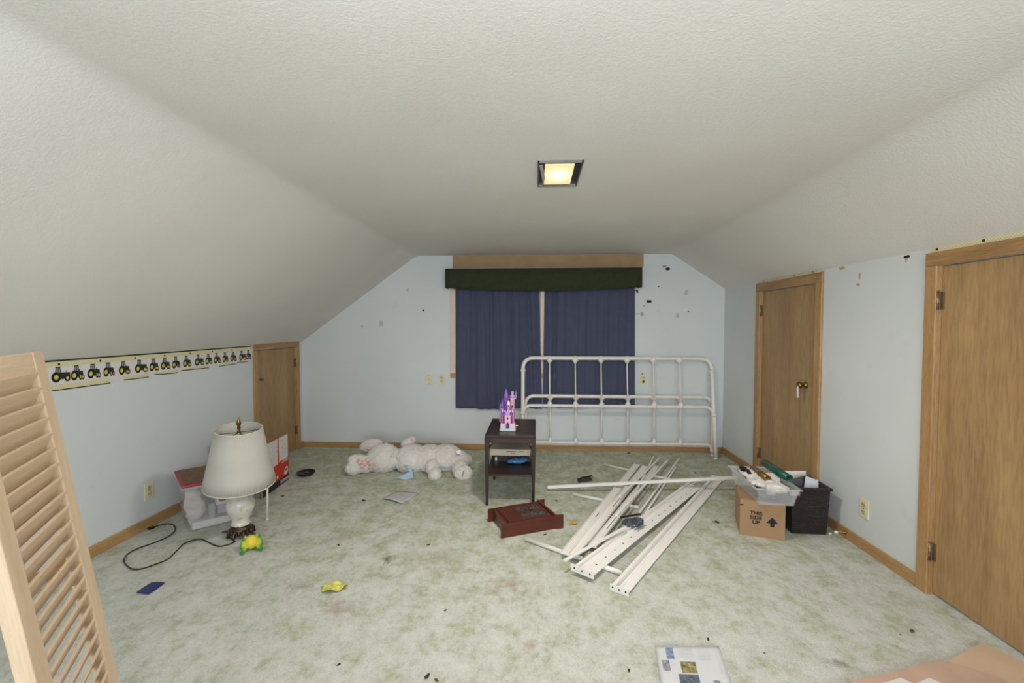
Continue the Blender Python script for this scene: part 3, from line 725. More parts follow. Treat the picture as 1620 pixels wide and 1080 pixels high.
# thin white rod by the lamp
pb = fl(423, 822); pt_ = yy(418, 700, 2.98)
b = MB(); b.tube([(pb.x, pb.y, .006), (pb.x - .012, pb.y + .03, .37)], .0075, 8); b.tube([(pb.x, pb.y, 0.0), (pb.x, pb.y, .012)], .009, 8)
tag(b.build('white_rod', WHITE), 'thin white plastic rod standing behind the lamp shade', 'rod')

# ------------------------------------------------------------------ red printer carton
CARD = mat('brown cardboard', '#A87E56', .85, 0, .06, 6, .1, 80)
RB_ = thing('printer_carton', 'open red, white and black printed carton beside the low door', 'box', (-2.119, 3.378, 0), math.radians(94.5))
# local x runs along the printed face (towards the gable), local +y goes into the box
CLn, CDp, CHt = .445, .30, .40; t = .005
MB().box(0, CLn, 0, t, 0, CHt).build('front_panel', PAPER, RB_); 
MB().box(0, CLn, CDp - t, CDp, 0, CHt - .03).build('back_panel', CARD, RB_)
MB().box(0, t, t, CDp - t, 0, CHt - .07).build('end_panel', mat('dark printed brown', '#6E5140', .8), RB_); MB().box(CLn - t, CLn, t, CDp - t, 0, CHt - .03).build('end_panel', CARD, RB_)
MB().box(t, CLn - t, t, CDp - t, 0, t).build('bottom_panel', CARD, RB_)
b = MB(); b.hexa([(.01, CDp - .004, CHt - .03), (CLn - .01, CDp - .004, CHt - .03), (CLn - .01, CDp, CHt - .03), (.01, CDp, CHt - .03), (.01, CDp + .05, CHt + .05), (CLn - .01, CDp + .05, CHt + .05), (CLn - .01, CDp + .054, CHt + .05), (.01, CDp + .054, CHt + .05)])
b.build('flap', CARD, RB_)
pr = lambda u_, v_, q_: (u_, -q_, v_)
REDP = mat('red print', '#A62B2B', .6); REDC = mat('red carton print', '#C4351F', .5, 0, .06); BLKP = mat('black carton print', '#1A1A1C', .5)
MB().prism([(0, .055), (CLn, .055), (CLn, .205), (CLn - .15, .205), (CLn - .17, .190), (0, .190)], pr, 0, .0006).build('red_print', REDC, RB_)
MB().prism([(0, 0), (CLn, 0), (CLn, .055), (0, .055)], pr, 0, .0006).build('black_print', BLKP, RB_)
MB().prism([(CLn - .19, .19), (CLn - .17, .19), (CLn - .17, CHt), (CLn - .19, CHt)], pr, 0, .0006).build('red_stripe', REDC, RB_)
MB().prism([(CLn - .008, .2), (CLn, .2), (CLn, CHt), (CLn - .008, CHt)], pr, 0, .0006).build('red_stripe', REDC, RB_)
for k in range(3):
    z_ = .180 + .012 * k
    MB().prism([(CLn - .13 + .02 * k, z_), (CLn - .01, z_), (CLn - .01, z_ + .006), (CLn - .125 + .02 * k, z_ + .006)], pr, .0006, .001).build('white_bar', PAPER, RB_)
MB().prism([(CLn - .085, .075), (CLn - .05, .06), (CLn - .015, .085), (CLn - .02, .125), (CLn - .055, .13), (CLn - .075, .11)], pr, .0006, .001).build('printer_picture', PAPER, RB_)
MB().prism([(CLn - .07, .09), (CLn - .03, .095), (CLn - .035, .115), (CLn - .06, .115)], pr, .001, .0014).build('printer_picture_detail', mat('blue grey print', '#55606F', .6), RB_)
MB().prism(circ(CLn - .20, .085, .013, 12), pr, .0006, .001).build('white_mark', PAPER, RB_)
text_mesh('lettering', 'LEXMARK', .036, PAPER, RB_, Matrix.Translation((CLn - .075, -.0012, .014)) @ Matrix.Rotation(math.pi / 2, 4, 'X'), .0008)
for k, (uu, vv, ww, hh) in enumerate([(.33, .36, .012, .012), (.35, .33, .02, .004), (.335, .30, .012, .012), (.37, .28, .03, .003), (.35, .26, .03, .003), (.22, .34, .05, .003), (.22, .30, .05, .003)]):
    MB().prism([(uu, vv), (uu + ww, vv), (uu + ww, vv + hh), (uu, vv + hh)], pr, 0, .0005).build('grey_print', TGL, RB_)

# ------------------------------------------------------------------ small black dish
p = fl(484, 751); DB = thing('black_dish', 'small shallow black dish on the carpet beside the red carton', 'dish', (p.x, p.y, 0))
MB().lathe([(.0001, .006), (.05, .006), (.066, .014), (.078, .030), (.081, .030), (.070, .012), (.052, .0), (.0001, 0)], 28).build('bowl', mat('glossy black', '#131313', .2), DB)
MB().obox((.02, .02, .012), (-.03, .04, .014), .02, .006).build('scrap', mat('grey metal', '#6A6660', .4, .6), DB)

# ------------------------------------------------------------------ ceramic frog
p = fl(398, 868)
FG = thing('frog_figurine', 'glossy green and yellow ceramic frog lying beside the lamp', 'figurine', (p.x, p.y, 0), math.radians(33)); FG.scale = (.68, .68, .74)
m, nt, bs = newmat('frog glaze'); mp = mapping(nt)
vm = nt.nodes.new('ShaderNodeVectorMath'); vm.operation = 'DISTANCE'; nt.links.new(mp.outputs[0], vm.inputs[0]); vm.inputs[1].default_value = (0, -.045, .082)
r1 = ramp(nt, vm.outputs['Value'], [(.035, lin('#E6C93E')), (.062, lin('#B9C443')), (.075, lin('#7FB03A')), (.10, lin('#3F7F2C'))])
nt.links.new(r1.outputs[0], bs.inputs['Base Color']); bs.inputs['Roughness'].default_value = .15
RZ = lambda a: Matrix.Rotation(math.radians(a), 3, 'Z'); RY = lambda a: Matrix.Rotation(math.radians(a), 3, 'Y'); RX = lambda a: Matrix.Rotation(math.radians(a), 3, 'X')
fused('body', [((0, 0, .058), (.058, .066, .056)), ((0, .058, .055), (.046, .034, .036)), ((-.024, .086, .072), (.016, .015, .016)), ((.024, .086, .072), (.016, .015, .016)),
               ((-.066, -.012, .045), (.022, .042, .040)), ((.066, -.012, .045), (.022, .042, .040)),
               ((-.055, -.052, .030), (.022, .034, .020)), ((.055, -.052, .030), (.022, .034, .020)),
               ((-.070, -.080, .014), (.018, .026, .012)), ((.070, -.080, .014), (.018, .026, .012)),
               ((-.056, .036, .070), (.016, .020, .030)), ((.056, .036, .070), (.016, .020, .030)), ((-.048, .022, .100), (.013, .018, .012)), ((.048, .022, .100), (.013, .018, .012))], m, FG, .0035, smooth_it=2)
MB().tube([(-.034, .076, .052), (-.018, .092, .050), (0, .096, .049), (.018, .092, .050), (.034, .076, .052)], .006, 8).build('lips', mat('pale yellow glaze', '#C9CF5A', .2), FG)
for sx in (-1, 1): MB().ell((sx * .026, .094, .082), (.008, .008, .008), None, 12, 8).build('eye', mat('black glaze', '#1a1c12', .1), FG)

# ------------------------------------------------------------------ bits of paper on the carpet
def sheet(name, label, cat, corners, m, thick=.0012, z=.006, wav=.004, sub=8):
    A, Bc, C, D = [Vector((c.x, c.y, 0)) for c in corners]
    def f(u_, v_):
        p = (A * (1 - u_) + Bc * u_) * (1 - v_) + (D * (1 - u_) + C * u_) * v_
        return (p.x, p.y, z + wav * math.sin(3.1 * u_ + 2 * v_) * math.sin(2.4 * v_ + 1))
    o = MB().grid(f, sub, sub).build(name, m, None); s = o.modifiers.new('s', 'SOLIDIFY'); s.thickness = thick
    return tag(o, label, cat)
sheet('blue_card', 'dark blue rectangular card on the carpet in front of the cord', 'card', [fl(215, 939), fl(235, 941.5), fl(261.5, 922.5), fl(240, 922)], mat('royal blue print', '#15235F', .3, 0, .15, 8), z=.006, wav=.002)
pc = sheet('creased_paper', 'creased greyish sheet of paper lying in front of the plush rabbit', 'paper', [fl(606, 790), fl(635, 797.5), fl(662, 781.5), fl(633, 777.5)], mat('greyish paper', '#B7B3B4', .8, 0, .06, 10), z=.008, wav=.010)
# crumpled yellow scrap
p = fl(528, 931); b = MB()
def yf(u_, v_):
    a = 2 * math.pi * u_; r_ = .062 * v_ * (1 + .12 * math.sin(3 * a + 1) + .08 * math.sin(7 * a))
    return (r_ * math.cos(a) * 1.0, r_ * math.sin(a) * .72, .010 + .010 * v_ * math.sin(4 * a + 2 * v_) + .012 * math.sin(9 * v_ + a) * v_ * .4)
b.grid(yf, 40, 8); o = b.build('yellow_scrap', mat('yellow crepe paper', '#C9C45E', .8, 0, .18, 40, .4, 60), None, recentre=False); o.location = (p.x, p.y, .004); tag(o, 'crumpled yellow paper scrap alone on the open carpet', 'scrap')
o.modifiers.new('s', 'SOLIDIFY').thickness = .0015
p = fl(906, 829); b = MB().obox((-.025, 0, .006), (.022, .01, .008), .022, .003).obox((0, -.01, .009), (.03, .004, .012), .016, .003); o = b.build('orange_peel', mat('dried orange', '#D6A43C', .6), None, recentre=False); o.location = (p.x, p.y, 0); tag(o, 'small orange scrap between mahogany cabinet and white rails', 'scrap')

# ------------------------------------------------------------------ plush rabbit
PY = 4.16
def yb(px, py, Y): return yy(px, py, Y)
PO = Vector((-1.15, PY, 0))
PLm, nt, bs = newmat('off-white plush fur'); mp = mapping(nt); n1 = noise(nt, mp, 9, 4); n2 = noise(nt, mp, 130, 3, .7)
r1 = ramp(nt, n1.outputs['Fac'], [(.35, lin('#E2DAD4')), (.65, lin('#EDE8E3'))]); r2 = ramp(nt, n2.outputs['Fac'], [(.3, (.82, .80, .78, 1)), (.6, (1, 1, 1, 1))])
nt.links.new(mixc(nt, .8, r1.outputs[0], r2.outputs[0], 'MULTIPLY'), bs.inputs['Base Color']); bs.inputs['Roughness'].default_value = .95; bs.inputs['Sheen Weight'].default_value = .4
bump(nt, bs, n2.outputs['Fac'], .8, .01)
PR = thing('plush_rabbit', 'large white plush rabbit lying face down against the gable wall', 'stuffed toy', PO)
def q(px, py, Y): return yy(px, py, Y) - PO
parts = [(q(607, 725, 4.13), (.160, .155, .138)),                       # head
         (q(652, 726, 4.17), (.165, .175, .138)),                       # chest
         (q(680, 725, 4.20), (.140, .165, .132)),
         (q(705, 724, 4.20), (.165, .160, .128)),                       # hips
         (q(724, 730, 4.20), (.110, .120, .105)),
         (q(573, 733, 4.02), (.135, .070, .078), RZ(28) @ RY(24)),      # near ear
         (q(560, 740, 3.98), (.080, .065, .062), RZ(28)),
         (q(587, 705, 4.26), (.125, .065, .065), RZ(-10) @ RY(-14)),    # far ear
         (q(645, 703, 4.34), (.070, .065, .060)), (q(651, 697, 4.36), (.050, .050, .045)),   # raised arm
         (q(684, 738, 4.02), (.060, .090, .070)), (q(688, 750, 3.93), (.060, .085, .060), RZ(12)),    # near arm
         (q(728, 742, 4.03), (.070, .100, .075)), (q(733, 749, 3.95), (.085, .060, .072), RZ(25)),   # near foot
         (q(738, 727, 4.30), (.055, .055, .055))]                       # tail
fused('body', parts, PLm, PR, .009, .022, .022, 2)
PINK = mat('pink dotted lining', '#DCB4AE', .85, 0, .25, 60)
e1 = RZ(28) @ RY(22)
for k, (du, dvv, rr_) in enumerate([(0, 0, .024), (.045, .012, .021), (-.04, -.004, .022), (.01, .030, .017), (.055, -.020, .016), (-.012, -.030, .017), (.085, .006, .014), (-.065, .012, .014)]):
    c_ = q(575, 732, 4.02) + e1 @ Vector((du, -.064, .014 + dvv * 1.1))
    MB().ell(c_, (rr_, .014, rr_), e1, 12, 8).build('ear_lining', PINK, PR)
MB().ell(q(652, 697, 4.318), (.016, .010, .020), None, 12, 8).build('paw_pad', PINK, PR); MB().ell(q(584, 709, 4.205), (.026, .012, .012), None, 12, 8).build('ear_lining', PINK, PR)
BLU = mat('pale blue satin', '#A9C6D8', .5, 0, .08, 12)
def tri(name, A, Bp, C, bul, m):
    A, Bp, C = Vector(A), Vector(Bp), Vector(C)
    def f(u_, v_):
        p = A * (1 - v_) + (Bp * (1 - u_) + C * u_) * v_; return p + Vector((0, -bul * math.sin(math.pi * u_) * v_, .3 * bul * math.sin(2 * math.pi * u_) * v_))
    o = MB().grid(f, 12, 8).build(name, m, PR); o.modifiers.new('s', 'SOLIDIFY').thickness = .004; return o
g0 = fl(622, 757, .006) - PO; g1 = fl(654, 755, .006) - PO
tri('ribbon', q(652, 744, 3.98), g0, g1, .02, BLU); tri('ribbon', q(651, 750, 3.97), q(638, 735, 4.0), q(652, 742, 3.985), .01, BLU)
MB().ell(q(652, 750, 3.965), (.014, .012, .018), None, 12, 8).build('ribbon_knot', mat('blue satin', '#6FA3C8', .5), PR)
MB().obox(q(734, 744, 3.893), q(731, 754, 3.893), .012, .010).build('foot_stitch', mat('grey thread', '#7F8285', .8), PR, .003)
MB().obox(q(723, 716, 4.085), q(729, 713, 4.085), .03, .004, (0, -1, .4)).build('sewn_label', mat('white satin label', '#E9ECF2', .4), PR)
MB().ell(q(619, 722, 3.985), (.012, .006, .007), None, 10, 6).build('muzzle_patch', mat('faded yellow', '#D8C08A', .9), PR)

# ------------------------------------------------------------------ side table and what it carries
MAH = wood('dark mahogany', '#2A1C18', '#453029', (1.5, 12, 12), 2.0, .3, .25); MAHZ = wood('dark mahogany leg', '#261A16', '#3A2822', (12, 12, 1.5), 2.0, .35, .25)
TX0, TX1, TY0, TY1, TZ = -.378, -.002, 3.325, 3.93, .535
TBc = Vector(((TX0 + TX1) / 2, (TY0 + TY1) / 2, 0))
TBL = thing('side_table', 'small dark mahogany side table with tapered legs and a lower shelf', 'table', TBc)
hx, hy = (TX1 - TX0) / 2, (TY1 - TY0) / 2
MB().box(-hx, hx, -hy, hy, TZ - .022, TZ - .004).build('top', MAH, TBL, .004)
m = mat('worn leather inset', '#3B2D26', .35, 0, .35, 14)
MB().box(-hx + .03, hx - .03, -hy + .03, hy - .03, TZ - .006, TZ - .0025).build('top_inset', m, TBL)
for ax, lo, hi_, fix in (('x', -hx + .012, hx - .012, -hy + .012), ('x', -hx + .012, hx - .012, hy - .030), ('y', -hy + .03, hy - .03, -hx + .012), ('y', -hy + .03, hy - .03, hx - .030)):
    if ax == 'x': MB().box(lo, hi_, fix, fix + .018, TZ - .065, TZ - .022).build('apron', MAH, TBL, .002)
    else: MB().box(fix, fix + .018, lo, hi_, TZ - .065, TZ - .022).build('apron', MAH, TBL, .002)
b = MB(); b.hexa([(-.009, -.009, 0), (.009, -.009, 0), (.009, .009, 0), (-.009, .009, 0), (-.018, -.018, TZ - .022), (.018, -.018, TZ - .022), (.018, .018, TZ - .022), (-.018, .018, TZ - .022)])
lme = b.mesh('leg', MAHZ)
for sx in (-1, 1):
    for sy in (-1, 1):
        o = bpy.data.objects.new('leg', lme); COL.objects.link(o); o.parent = TBL; o.location = (sx * (hx - .016), sy * (hy - .016), 0)
        bb = MB(); bb.tube([(sx * (hx - .032), sy * (hy - .016), TZ - .105), (sx * (hx - .042), sy * (hy - .016), TZ - .085), (sx * (hx - .05), sy * (hy - .016), TZ - .075), (sx * (hx - .068), sy * (hy - .016), TZ - .066)], [.004, .008, .008, .005], 8); bb.build('bracket', MAHZ, TBL)
SH = .235
MB().box(-hx + .008, hx - .008, -hy + .012, hy - .012, SH - .014, SH).build('shelf', MAH, TBL, .002)
# things on the shelf
def box_thing(name, label, cat, m, x0, x1, y0_, y1_, z0, z1, bev=.002, rz=0):
    o = MB().box(x0, x1, y0_, y1_, z0, z1).build(name, m, None, bev); o.rotation_euler = (0, 0, rz); return tag(o, label, cat)
box_thing('book_stack', 'dark books stacked at the back of the lower table shelf', 'books', mat('dark book cloth', '#33302E', .6), -.31, -.07, 3.66, 3.88, SH, SH + .095)
gb = thing('game_box', 'flat cream box with printed lines lying on books in the side table', 'box', (-.198, 3.50, SH + .095))
MB().box(-.155, .155, 0, .33, 0, .050).build('carton', mat('cream card', '#C8BBA6', .7, 0, .05), gb, .002)
for k, (a_, c_) in enumerate([(-.03, .045), (.06, .11)]): MB().box(a_, c_, -.0008, 0, .030, .036).build('printed_line', mat('dark print', '#3A3532', .7), gb)
MB().box(-.0, .04, -.0008, 0, .014, .019).build('printed_line', mat('dark print', '#3A3532', .7), gb)
p = fl(818, 733, SH); m_ = mat('crinkled blue foil', '#4E86B4', .25, .1, .35, 50, .8, 50)
o = fused('snack_bag', [((0, 0, .022), (.075, .035, .022)), ((.05, .01, .028), (.035, .03, .022)), ((-.05, 0, .018), (.035, .03, .016))], m_, None, .004, .012, .015, 1); o.location = (p.x, p.y, SH); tag(o, 'crinkled bright blue wrapper on the lower table shelf', 'wrapper')
p = fl(785, 728, SH); o = MB().lathe([(.010, 0), (.011, .004), (.011, .022), (.007, .026), (.007, .032)], 14).build('bottle_cap', WHITE, None, recentre=False); o.location = (p.x, p.y, SH); tag(o, 'tiny white cap on the left of the table shelf', 'cap')
p = fl(834, 731, SH); o = MB().ell((0, 0, .016), (.028, .024, .016), None, 14, 8).build('dark_pouch', mat('dark grey pouch', '#3a3c38', .7), None, recentre=False); o.location = (p.x + .01, p.y, SH); tag(o, 'small dark grey pouch at the right of the table shelf', 'pouch')

# toy castle: plain generic towers
p = fl(803, 682, TZ); CA = thing('toy_castle', 'purple and pink plastic toy castle standing on the side table', 'toy', (p.x, p.y + .045, TZ - .0025))
PUR = mat('purple plastic', '#7D55A8', .35, 0, .08); LIL = mat('lilac plastic', '#A98FC8', .35); PNK = mat('pink plastic', '#DDB4C6', .4, 0, .05); MINT = mat('mint plastic', '#A8CFC6', .4); MAG = mat('magenta plastic', '#A84F96', .35); DPU = mat('deep purple plastic', '#3F2A75', .3); CRM = mat('cream plastic', '#E9D9C6', .4)
MB().box(-.062, .062, -.045, .04, 0, .022).build('base', MINT, CA, .006)
MB().box(-.056, .056, -.036, .034, .022, .060).build('plinth', PNK, CA, .003)
MB().box(-.046, .046, -.028, .028, .060, .150).build('keep', LIL, CA, .003)
MB().box(-.022, .022, -.040, -.028, .022, .120).build('gatehouse', PNK, CA, .002)
MB().prism([(-.012, .024), (.012, .024), (.012, .055), (.006, .067), (0, .073), (-.006, .067), (-.012, .055)], lambda u_, v_, t_: (u_, -.040 - t_, v_), 0, .002).build('gate', DPU, CA)
MB().prism([(-.007, .092), (.007, .092), (.007, .105), (0, .113), (-.007, .105)], lambda u_, v_, t_: (u_, -.040 - t_, v_), 0, .002).build('gate_window', DPU, CA)
for k in range(5): MB().box(-.044 + .0192 * k, -.034 + .0192 * k, -.030, .030, .150, .160).build('battlement', PNK, CA)
def tower(x, y_, z0, r, h, ch, mb, mc, win=True, cap=None):
    t_ = MB().lathe([(r, 0), (r, h - .012), (r * 1.2, h - .008), (r * 1.2, h)], 16, (x, y_, z0)).build('tower', mb, CA)
    if ch: MB().lathe([(r * 1.25, h), (r * .75, h + ch * .4), (r * .3, h + ch * .8), (.001, h + ch)], 16, (x, y_, z0)).build('spire', mc, t_)
    if cap: MB().lathe([(r * 1.1, h), (r * 1.1, h + .02), (r * .6, h + .022), (r * .6, h + .05)], 14, (x, y_, z0)).build('turret_cap', mc, t_)
    if win: MB().box(x - r * .3, x + r * .3, y_ - r - .002, y_ - r + .003, z0 + h * .62, z0 + h * .62 + .016).build('tower_window', DPU, t_)
tower(-.014, .004, .150, .021, .090, .085, PUR, PUR)
tower(.034, .012, .060, .018, .190, 0, PNK, LIL, True, True)
tower(.060, .018, .245, .005, .025, .035, LIL, LIL, False); 
MB().obox((.046, .014, .240), (.060, .018, .247), .008, .008).build('buttress', PNK, CA)
tower(-.044, .006, .060, .014, .110, .075, LIL, PUR); tower(-.060, .020, .060, .010, .085, .060, PNK, LIL, False)
tower(.028, -.022, .060, .011, .070, .060, MAG, PUR); tower(-.030, -.024, .060, .011, .070, .060, MAG, PUR)
tower(.004, -.004, .150, .014, .055, .035, PNK, CRM)
MB().tube([(.056, -.02, .042), (.078, -.022, .042)], .005, 8).build('crank', CRM, CA)

# ------------------------------------------------------------------ mahogany jewellery cabinet lying on its back
RM = wood('red mahogany', '#4C241A', '#633022', (1.5, 12, 12), 2.0, .35, .2)
ang = math.atan2(.167, .366); p = Vector((-.216, 2.813, 0))
JC = thing('jewelry_cabinet', 'red mahogany jewelry cabinet with two glass panes lying on the carpet', 'cabinet', p, ang)
JL, JW, JH = .40, .272, .088
MB().box(.055, JL - .03, .012, JW - .012, .004, JH - .006).build('body', RM, JC, .002)
for y_ in (0, JW - .012): MB().box(0, JL - .022, y_, y_ + .012, 0, JH).build('side_panel', RM, JC, .002)
for y_, sk in ((-.002, -1), (JW - .010, 1)):
    b = MB(); a0, a1 = JL - .018, JL + .034
    b.hexa([(a0, y_, 0), (a1, y_ + sk * .012, 0), (a1, y_ + sk * .012 + .012, 0), (a0, y_ + .012, 0), (a0, y_, JH + .006), (a1, y_ + sk * .012, JH + .004), (a1, y_ + sk * .012 + .012, JH + .004), (a0, y_ + .012, JH + .006)]); b.build('flared_foot', RM, JC, .002)
MB().box(JL - .03, JL - .014, -.004, JW + .004, 0.002, JH + .010).build('base_moulding', RM, JC, .003)
MB().box(.035, .055, .012, JW - .012, .012, JH - .002).build('top_moulding', RM, JC, .003)
dz = JH - .006
# door: four rails round two panes
def jb(name, x0, x1, y0_, y1_, z0, z1, m, par=None, bev=.0015): return MB().box(x0, x1, y0_, y1_, z0, z1).build(name, m, par or JC, bev)
dr = jb('door', .060, .160, .016, JW - .016, dz, dz + .008, RM)
for y_ in ((.016, .048), (.118, .150), (.220, JW - .016)): jb('door_rail', .160, JL - .036, y_[0], y_[1], dz, dz + .008, RM, dr)
for x_ in ((.160, .176), (JL - .052, JL - .036)):
    for y_ in ((.048, .118), (.150, .220)): jb('door_rail', x_[0], x_[1], y_[0], y_[1], dz, dz + .008, RM, dr)
gl = mat('dusty dark glass', '#4A4C4A', .12, 0, .75, 55)
for y_ in ((.048, .118), (.150, .220)): jb('pane', .176, JL - .052, y_[0], y_[1], dz, dz + .003, gl, dr, 0)
MB().lathe([(.004, 0), (.004, .008), (.009, .012), (.010, .017), (.006, .021), (.0005, .022)], 14, (.262, .134, dz + .008)).build('knob', BRASS, JC)

# ------------------------------------------------------------------ iron bed ends leaning on the gable wall
ENAM = mat('cream white enamel', '#E8E3DB', .4, 0, .04)
def bed_end(name, label, x0, x1, yfoot, ytop, ztop, zlow, legr, railr, nsp, corner, low_curve, sp0, sp1, zfoot=0):
    t_ = thing(name, label, 'bed frame', ((x0 + x1) / 2, yfoot, 0)); cx = (x0 + x1) / 2
    def Q(x, z): return Vector((x - cx, (ytop - yfoot) * z / ztop, z))
    up = Q(0, 1) - Q(0, 0)
    h = (x1 - x0) / 2
    arcp = lambda xs, zt, rr, sg: [Q(xs + sg * rr * (1 - math.cos(a)), zt - rr + rr * math.sin(a)) for a in [math.pi / 2 * k / 8 for k in range(9)]]
    # legs + arched top are one bent tube
    path = [Q(x0, 0)] + [Q(x0, ztop * .4)] + arcp(x0, ztop, corner, 1) + list(reversed(arcp(x1, ztop, corner, -1))) + [Q(x1, ztop * .4), Q(x1, 0)]
    MB().tube(path, legr, 12).build('bent_tube', ENAM, t_)
    # lower rail with curved ends
    lp = [Q(x0 + .004, zlow - low_curve)] + arcp(x0 + .006, zlow, low_curve, 1) + list(reversed(arcp(x1 - .006, zlow, low_curve, -1))) + [Q(x1 - .004, zlow - low_curve)]
    MB().tube(lp, railr, 10).build('lower_rail', ENAM, t_)
    for k in range(nsp):
        x = sp0 + (sp1 - sp0) * k / (nsp - 1)
        s_ = MB().tube([Q(x, zlow), Q(x, ztop)], .0075, 8).build('spindle', ENAM, t_)
        for zc, sg in ((ztop, -1), (zlow, 1)):
            rr = legr if sg < 0 else railr
            b = MB(); b.tube([Q(x, zc - sg * rr * 1.1), Q(x, zc), Q(x, zc + sg * (rr + .006)), Q(x, zc + sg * (rr + .022)), Q(x, zc + sg * (rr + .040))], [rr * 1.05, rr * 1.65, rr * 1.6, .018, .0085], 10)
            b.build('cast_joint', ENAM, s_)
    for x in (x0, x1):
        for z in (zlow - low_curve, ztop - corner - .03):
            MB().tube([Q(x, z - .02), Q(x, z - .006), Q(x, z + .006), Q(x, z + .02)], [legr, legr * 1.35, legr * 1.35, legr], 12).build('collar', ENAM, t_)
        MB().tube([Q(x, 0), Q(x, .016)], legr * 1.12, 12).build('foot_cap', ENAM, t_)
    return t_
bed_end('bed_headboard', 'tall cream metal headboard leaning in front of the smaller bed end', -.135, 1.800, 4.612, 4.770, 1.00, .512, .0205, .0175, 6, .10, .075, .142, 1.475)
bed_end('bed_footboard', 'shorter cream metal footboard leaning behind the tall headboard', -.110, 1.815, 4.742, 4.772, .600, .115, .019, .014, 6, .085, .06, .150, 1.492)

# ------------------------------------------------------------------ white bed rails, slats and rods piled on the carpet
RW = mat('white painted steel', '#EBE8E3', .4, 0, .02, 4)
GR = 'white bed rails and slats piled on the carpet'
def gp(px, py, z): v_ = fl(px, py, z); return Vector((v_.x, v_.y, z))
def rail(label, a, b_, w, holes, plates, z=.012, flange=.045):
    a, b_ = Vector((a.x, a.y, z)), Vector((b_.x, b_.y, z)); d = b_ - a; Ln = d.length
    t_ = thing('bed_rail', label, 'bed rail', a, math.atan2(d.y, d.x), GR)
    MB().box(0, Ln, -w / 2, w / 2, 0, .003).build('flat_web', RW, t_)
    MB().box(0, Ln, w / 2 - .018, w / 2, .003, flange * .6).build('flange', RW, t_)
    b2 = MB(); b2.prism([(w / 2 - .026, .003), (w / 2 - .040, .003), (w / 2 - .037, .009), (w / 2 - .029, .009)], lambda u_, v_, q_: (q_, u_, v_), .03, Ln - .03); b2.build('pressed_rib', RW, t_)
    if holes:
        hm = MB().lathe([(.0055, .0028), (.0055, .0036)], 10).mesh('bolt_hole', DARKHOLE)
        for k in range(holes):
            o = bpy.data.objects.new('bolt_hole', hm); COL.objects.link(o); o.parent = t_; o.location = (Ln * (.07 + .86 * k / (holes - 1)), -w * .12, 0)
    for e_, x in enumerate((0, Ln)):
        if plates[e_]:
            pl_ = MB().box(x - .004 if e_ == 0 else x, x if e_ == 0 else x + .004, -w * .62, w * .62, -.006, .030).build('end_plate', RW, t_, .001)
            for k in (-.42, 0, .42):
                MB().tube([(x + (-.0046 if e_ == 0 else .0046), k * w, .014), (x, k * w, .014)], .005, 8).build('bolt_hole', DARKHOLE, pl_)
    return t_
pa, pb_ = (fl(968, 934) + fl(992, 944)) / 2, (fl(1120, 757) + fl(1150, 763)) / 2
rail('wide white steel bed rail nearest the cardboard box, lying alone', pa, pb_, .082, 0, (1, 1), z=.008)
pa, pb_ = (fl(905, 901, .03) + fl(938, 912, .03)) / 2, (fl(1075, 772, .03) + fl(1122, 764, .03)) / 2
rail('white steel bed rail with a row of dark bolt holes', pa, pb_, .115, 15, (1, 0), z=.029, flange=.03)
def flat(name, label, a, b_, w, h, z, slot=None, cat='channel'):
    a, b_ = Vector((a.x, a.y, z)), Vector((b_.x, b_.y, z)); d = b_ - a; Ln = d.length
    t_ = thing(name, label, cat, a, math.atan2(d.y, d.x), GR)
    b2 = MB(); b2.prism([(-w / 2, 0), (w / 2, 0), (w / 2, h), (w / 2 - .004, h), (w / 2 - .004, .004), (-w / 2 + .004, .004), (-w / 2 + .004, h), (-w / 2, h)], lambda u_, v_, q_: (q_, u_, v_), 0, Ln)
    b2.build('channel', RW, t_)
    if slot: MB().box(Ln * slot[0], Ln * slot[1], -w * .04, w * .04, .004, .0046).build('slot', mat('dark slot', '#3a3834', .8), t_)
    return t_
flat('steel_channel', 'leftmost white steel channel slat in the pile of bed parts', gp(895, 880, .02), gp(1009, 736, .02), .062, .016, .028, (.30, .34))
flat('steel_channel', 'second white steel channel slat with a long dark slot', gp(907, 886, .02), gp(1022, 742, .02), .055, .016, .046, (.42, .62))
flat('steel_channel', 'third white steel channel slat lying along the bolt-hole rail', gp(937, 868, .02), gp(1040, 739, .02), .050, .014, .028, (.15, .35))
def rod(label, a, b_, w, h, za, zb, cat='metal bar'):
    a, b_ = Vector((a.x, a.y, za)), Vector((b_.x, b_.y, zb))
    b2 = MB(); b2.obox(a, b_, w, h); o = b2.build('metal_bar', RW, None, .002); return tag(o, label, cat, GR)
rod('long thin white bar lying across the top of the bed parts', gp(866, 771, .03), gp(1166, 755, .13), .026, .022, .034, .130)
rod('thin white bar pointing up towards the headboard, left of the pair', gp(1000, 800, .02), gp(1034, 722, .02), .016, .012, .070, .016)
rod('thin white bar reaching from the pile towards the gable wall', gp(980, 800, .02), gp(1044, 724, .03), .016, .012, .086, .030)
rod('long thin white bar crossing the pile up to the right', gp(975, 832, .03), gp(1056, 729, .04), .018, .012, .100, .045)
rod('left bar of the narrow white pair behind the hardware bag', gp(1012, 809, .02), gp(1075, 724, .02), .016, .012, .014, .014)
rod('right bar of the narrow white pair behind the hardware bag', gp(1021, 811, .02), gp(1069, 738, .02), .016, .012, .014, .014)
rod('thin white bar slanting from the pile end up to the hardware bag', gp(893, 887, .068), gp(990, 834, .068), .016, .012, .070, .070)
rod('thin dark edged bar from the pair to the far end of the hole rail', gp(1020, 811, .02), gp(1100, 762, .02), .012, .014, .012, .012)
def cross(label, a, b_, r=.014):
    a, b_ = Vector((a.x, a.y, r)), Vector((b_.x, b_.y, r)); o = MB().tube([a, b_], r, 12).build('white_tube', RW, None); return tag(o, label, 'tube', GR)
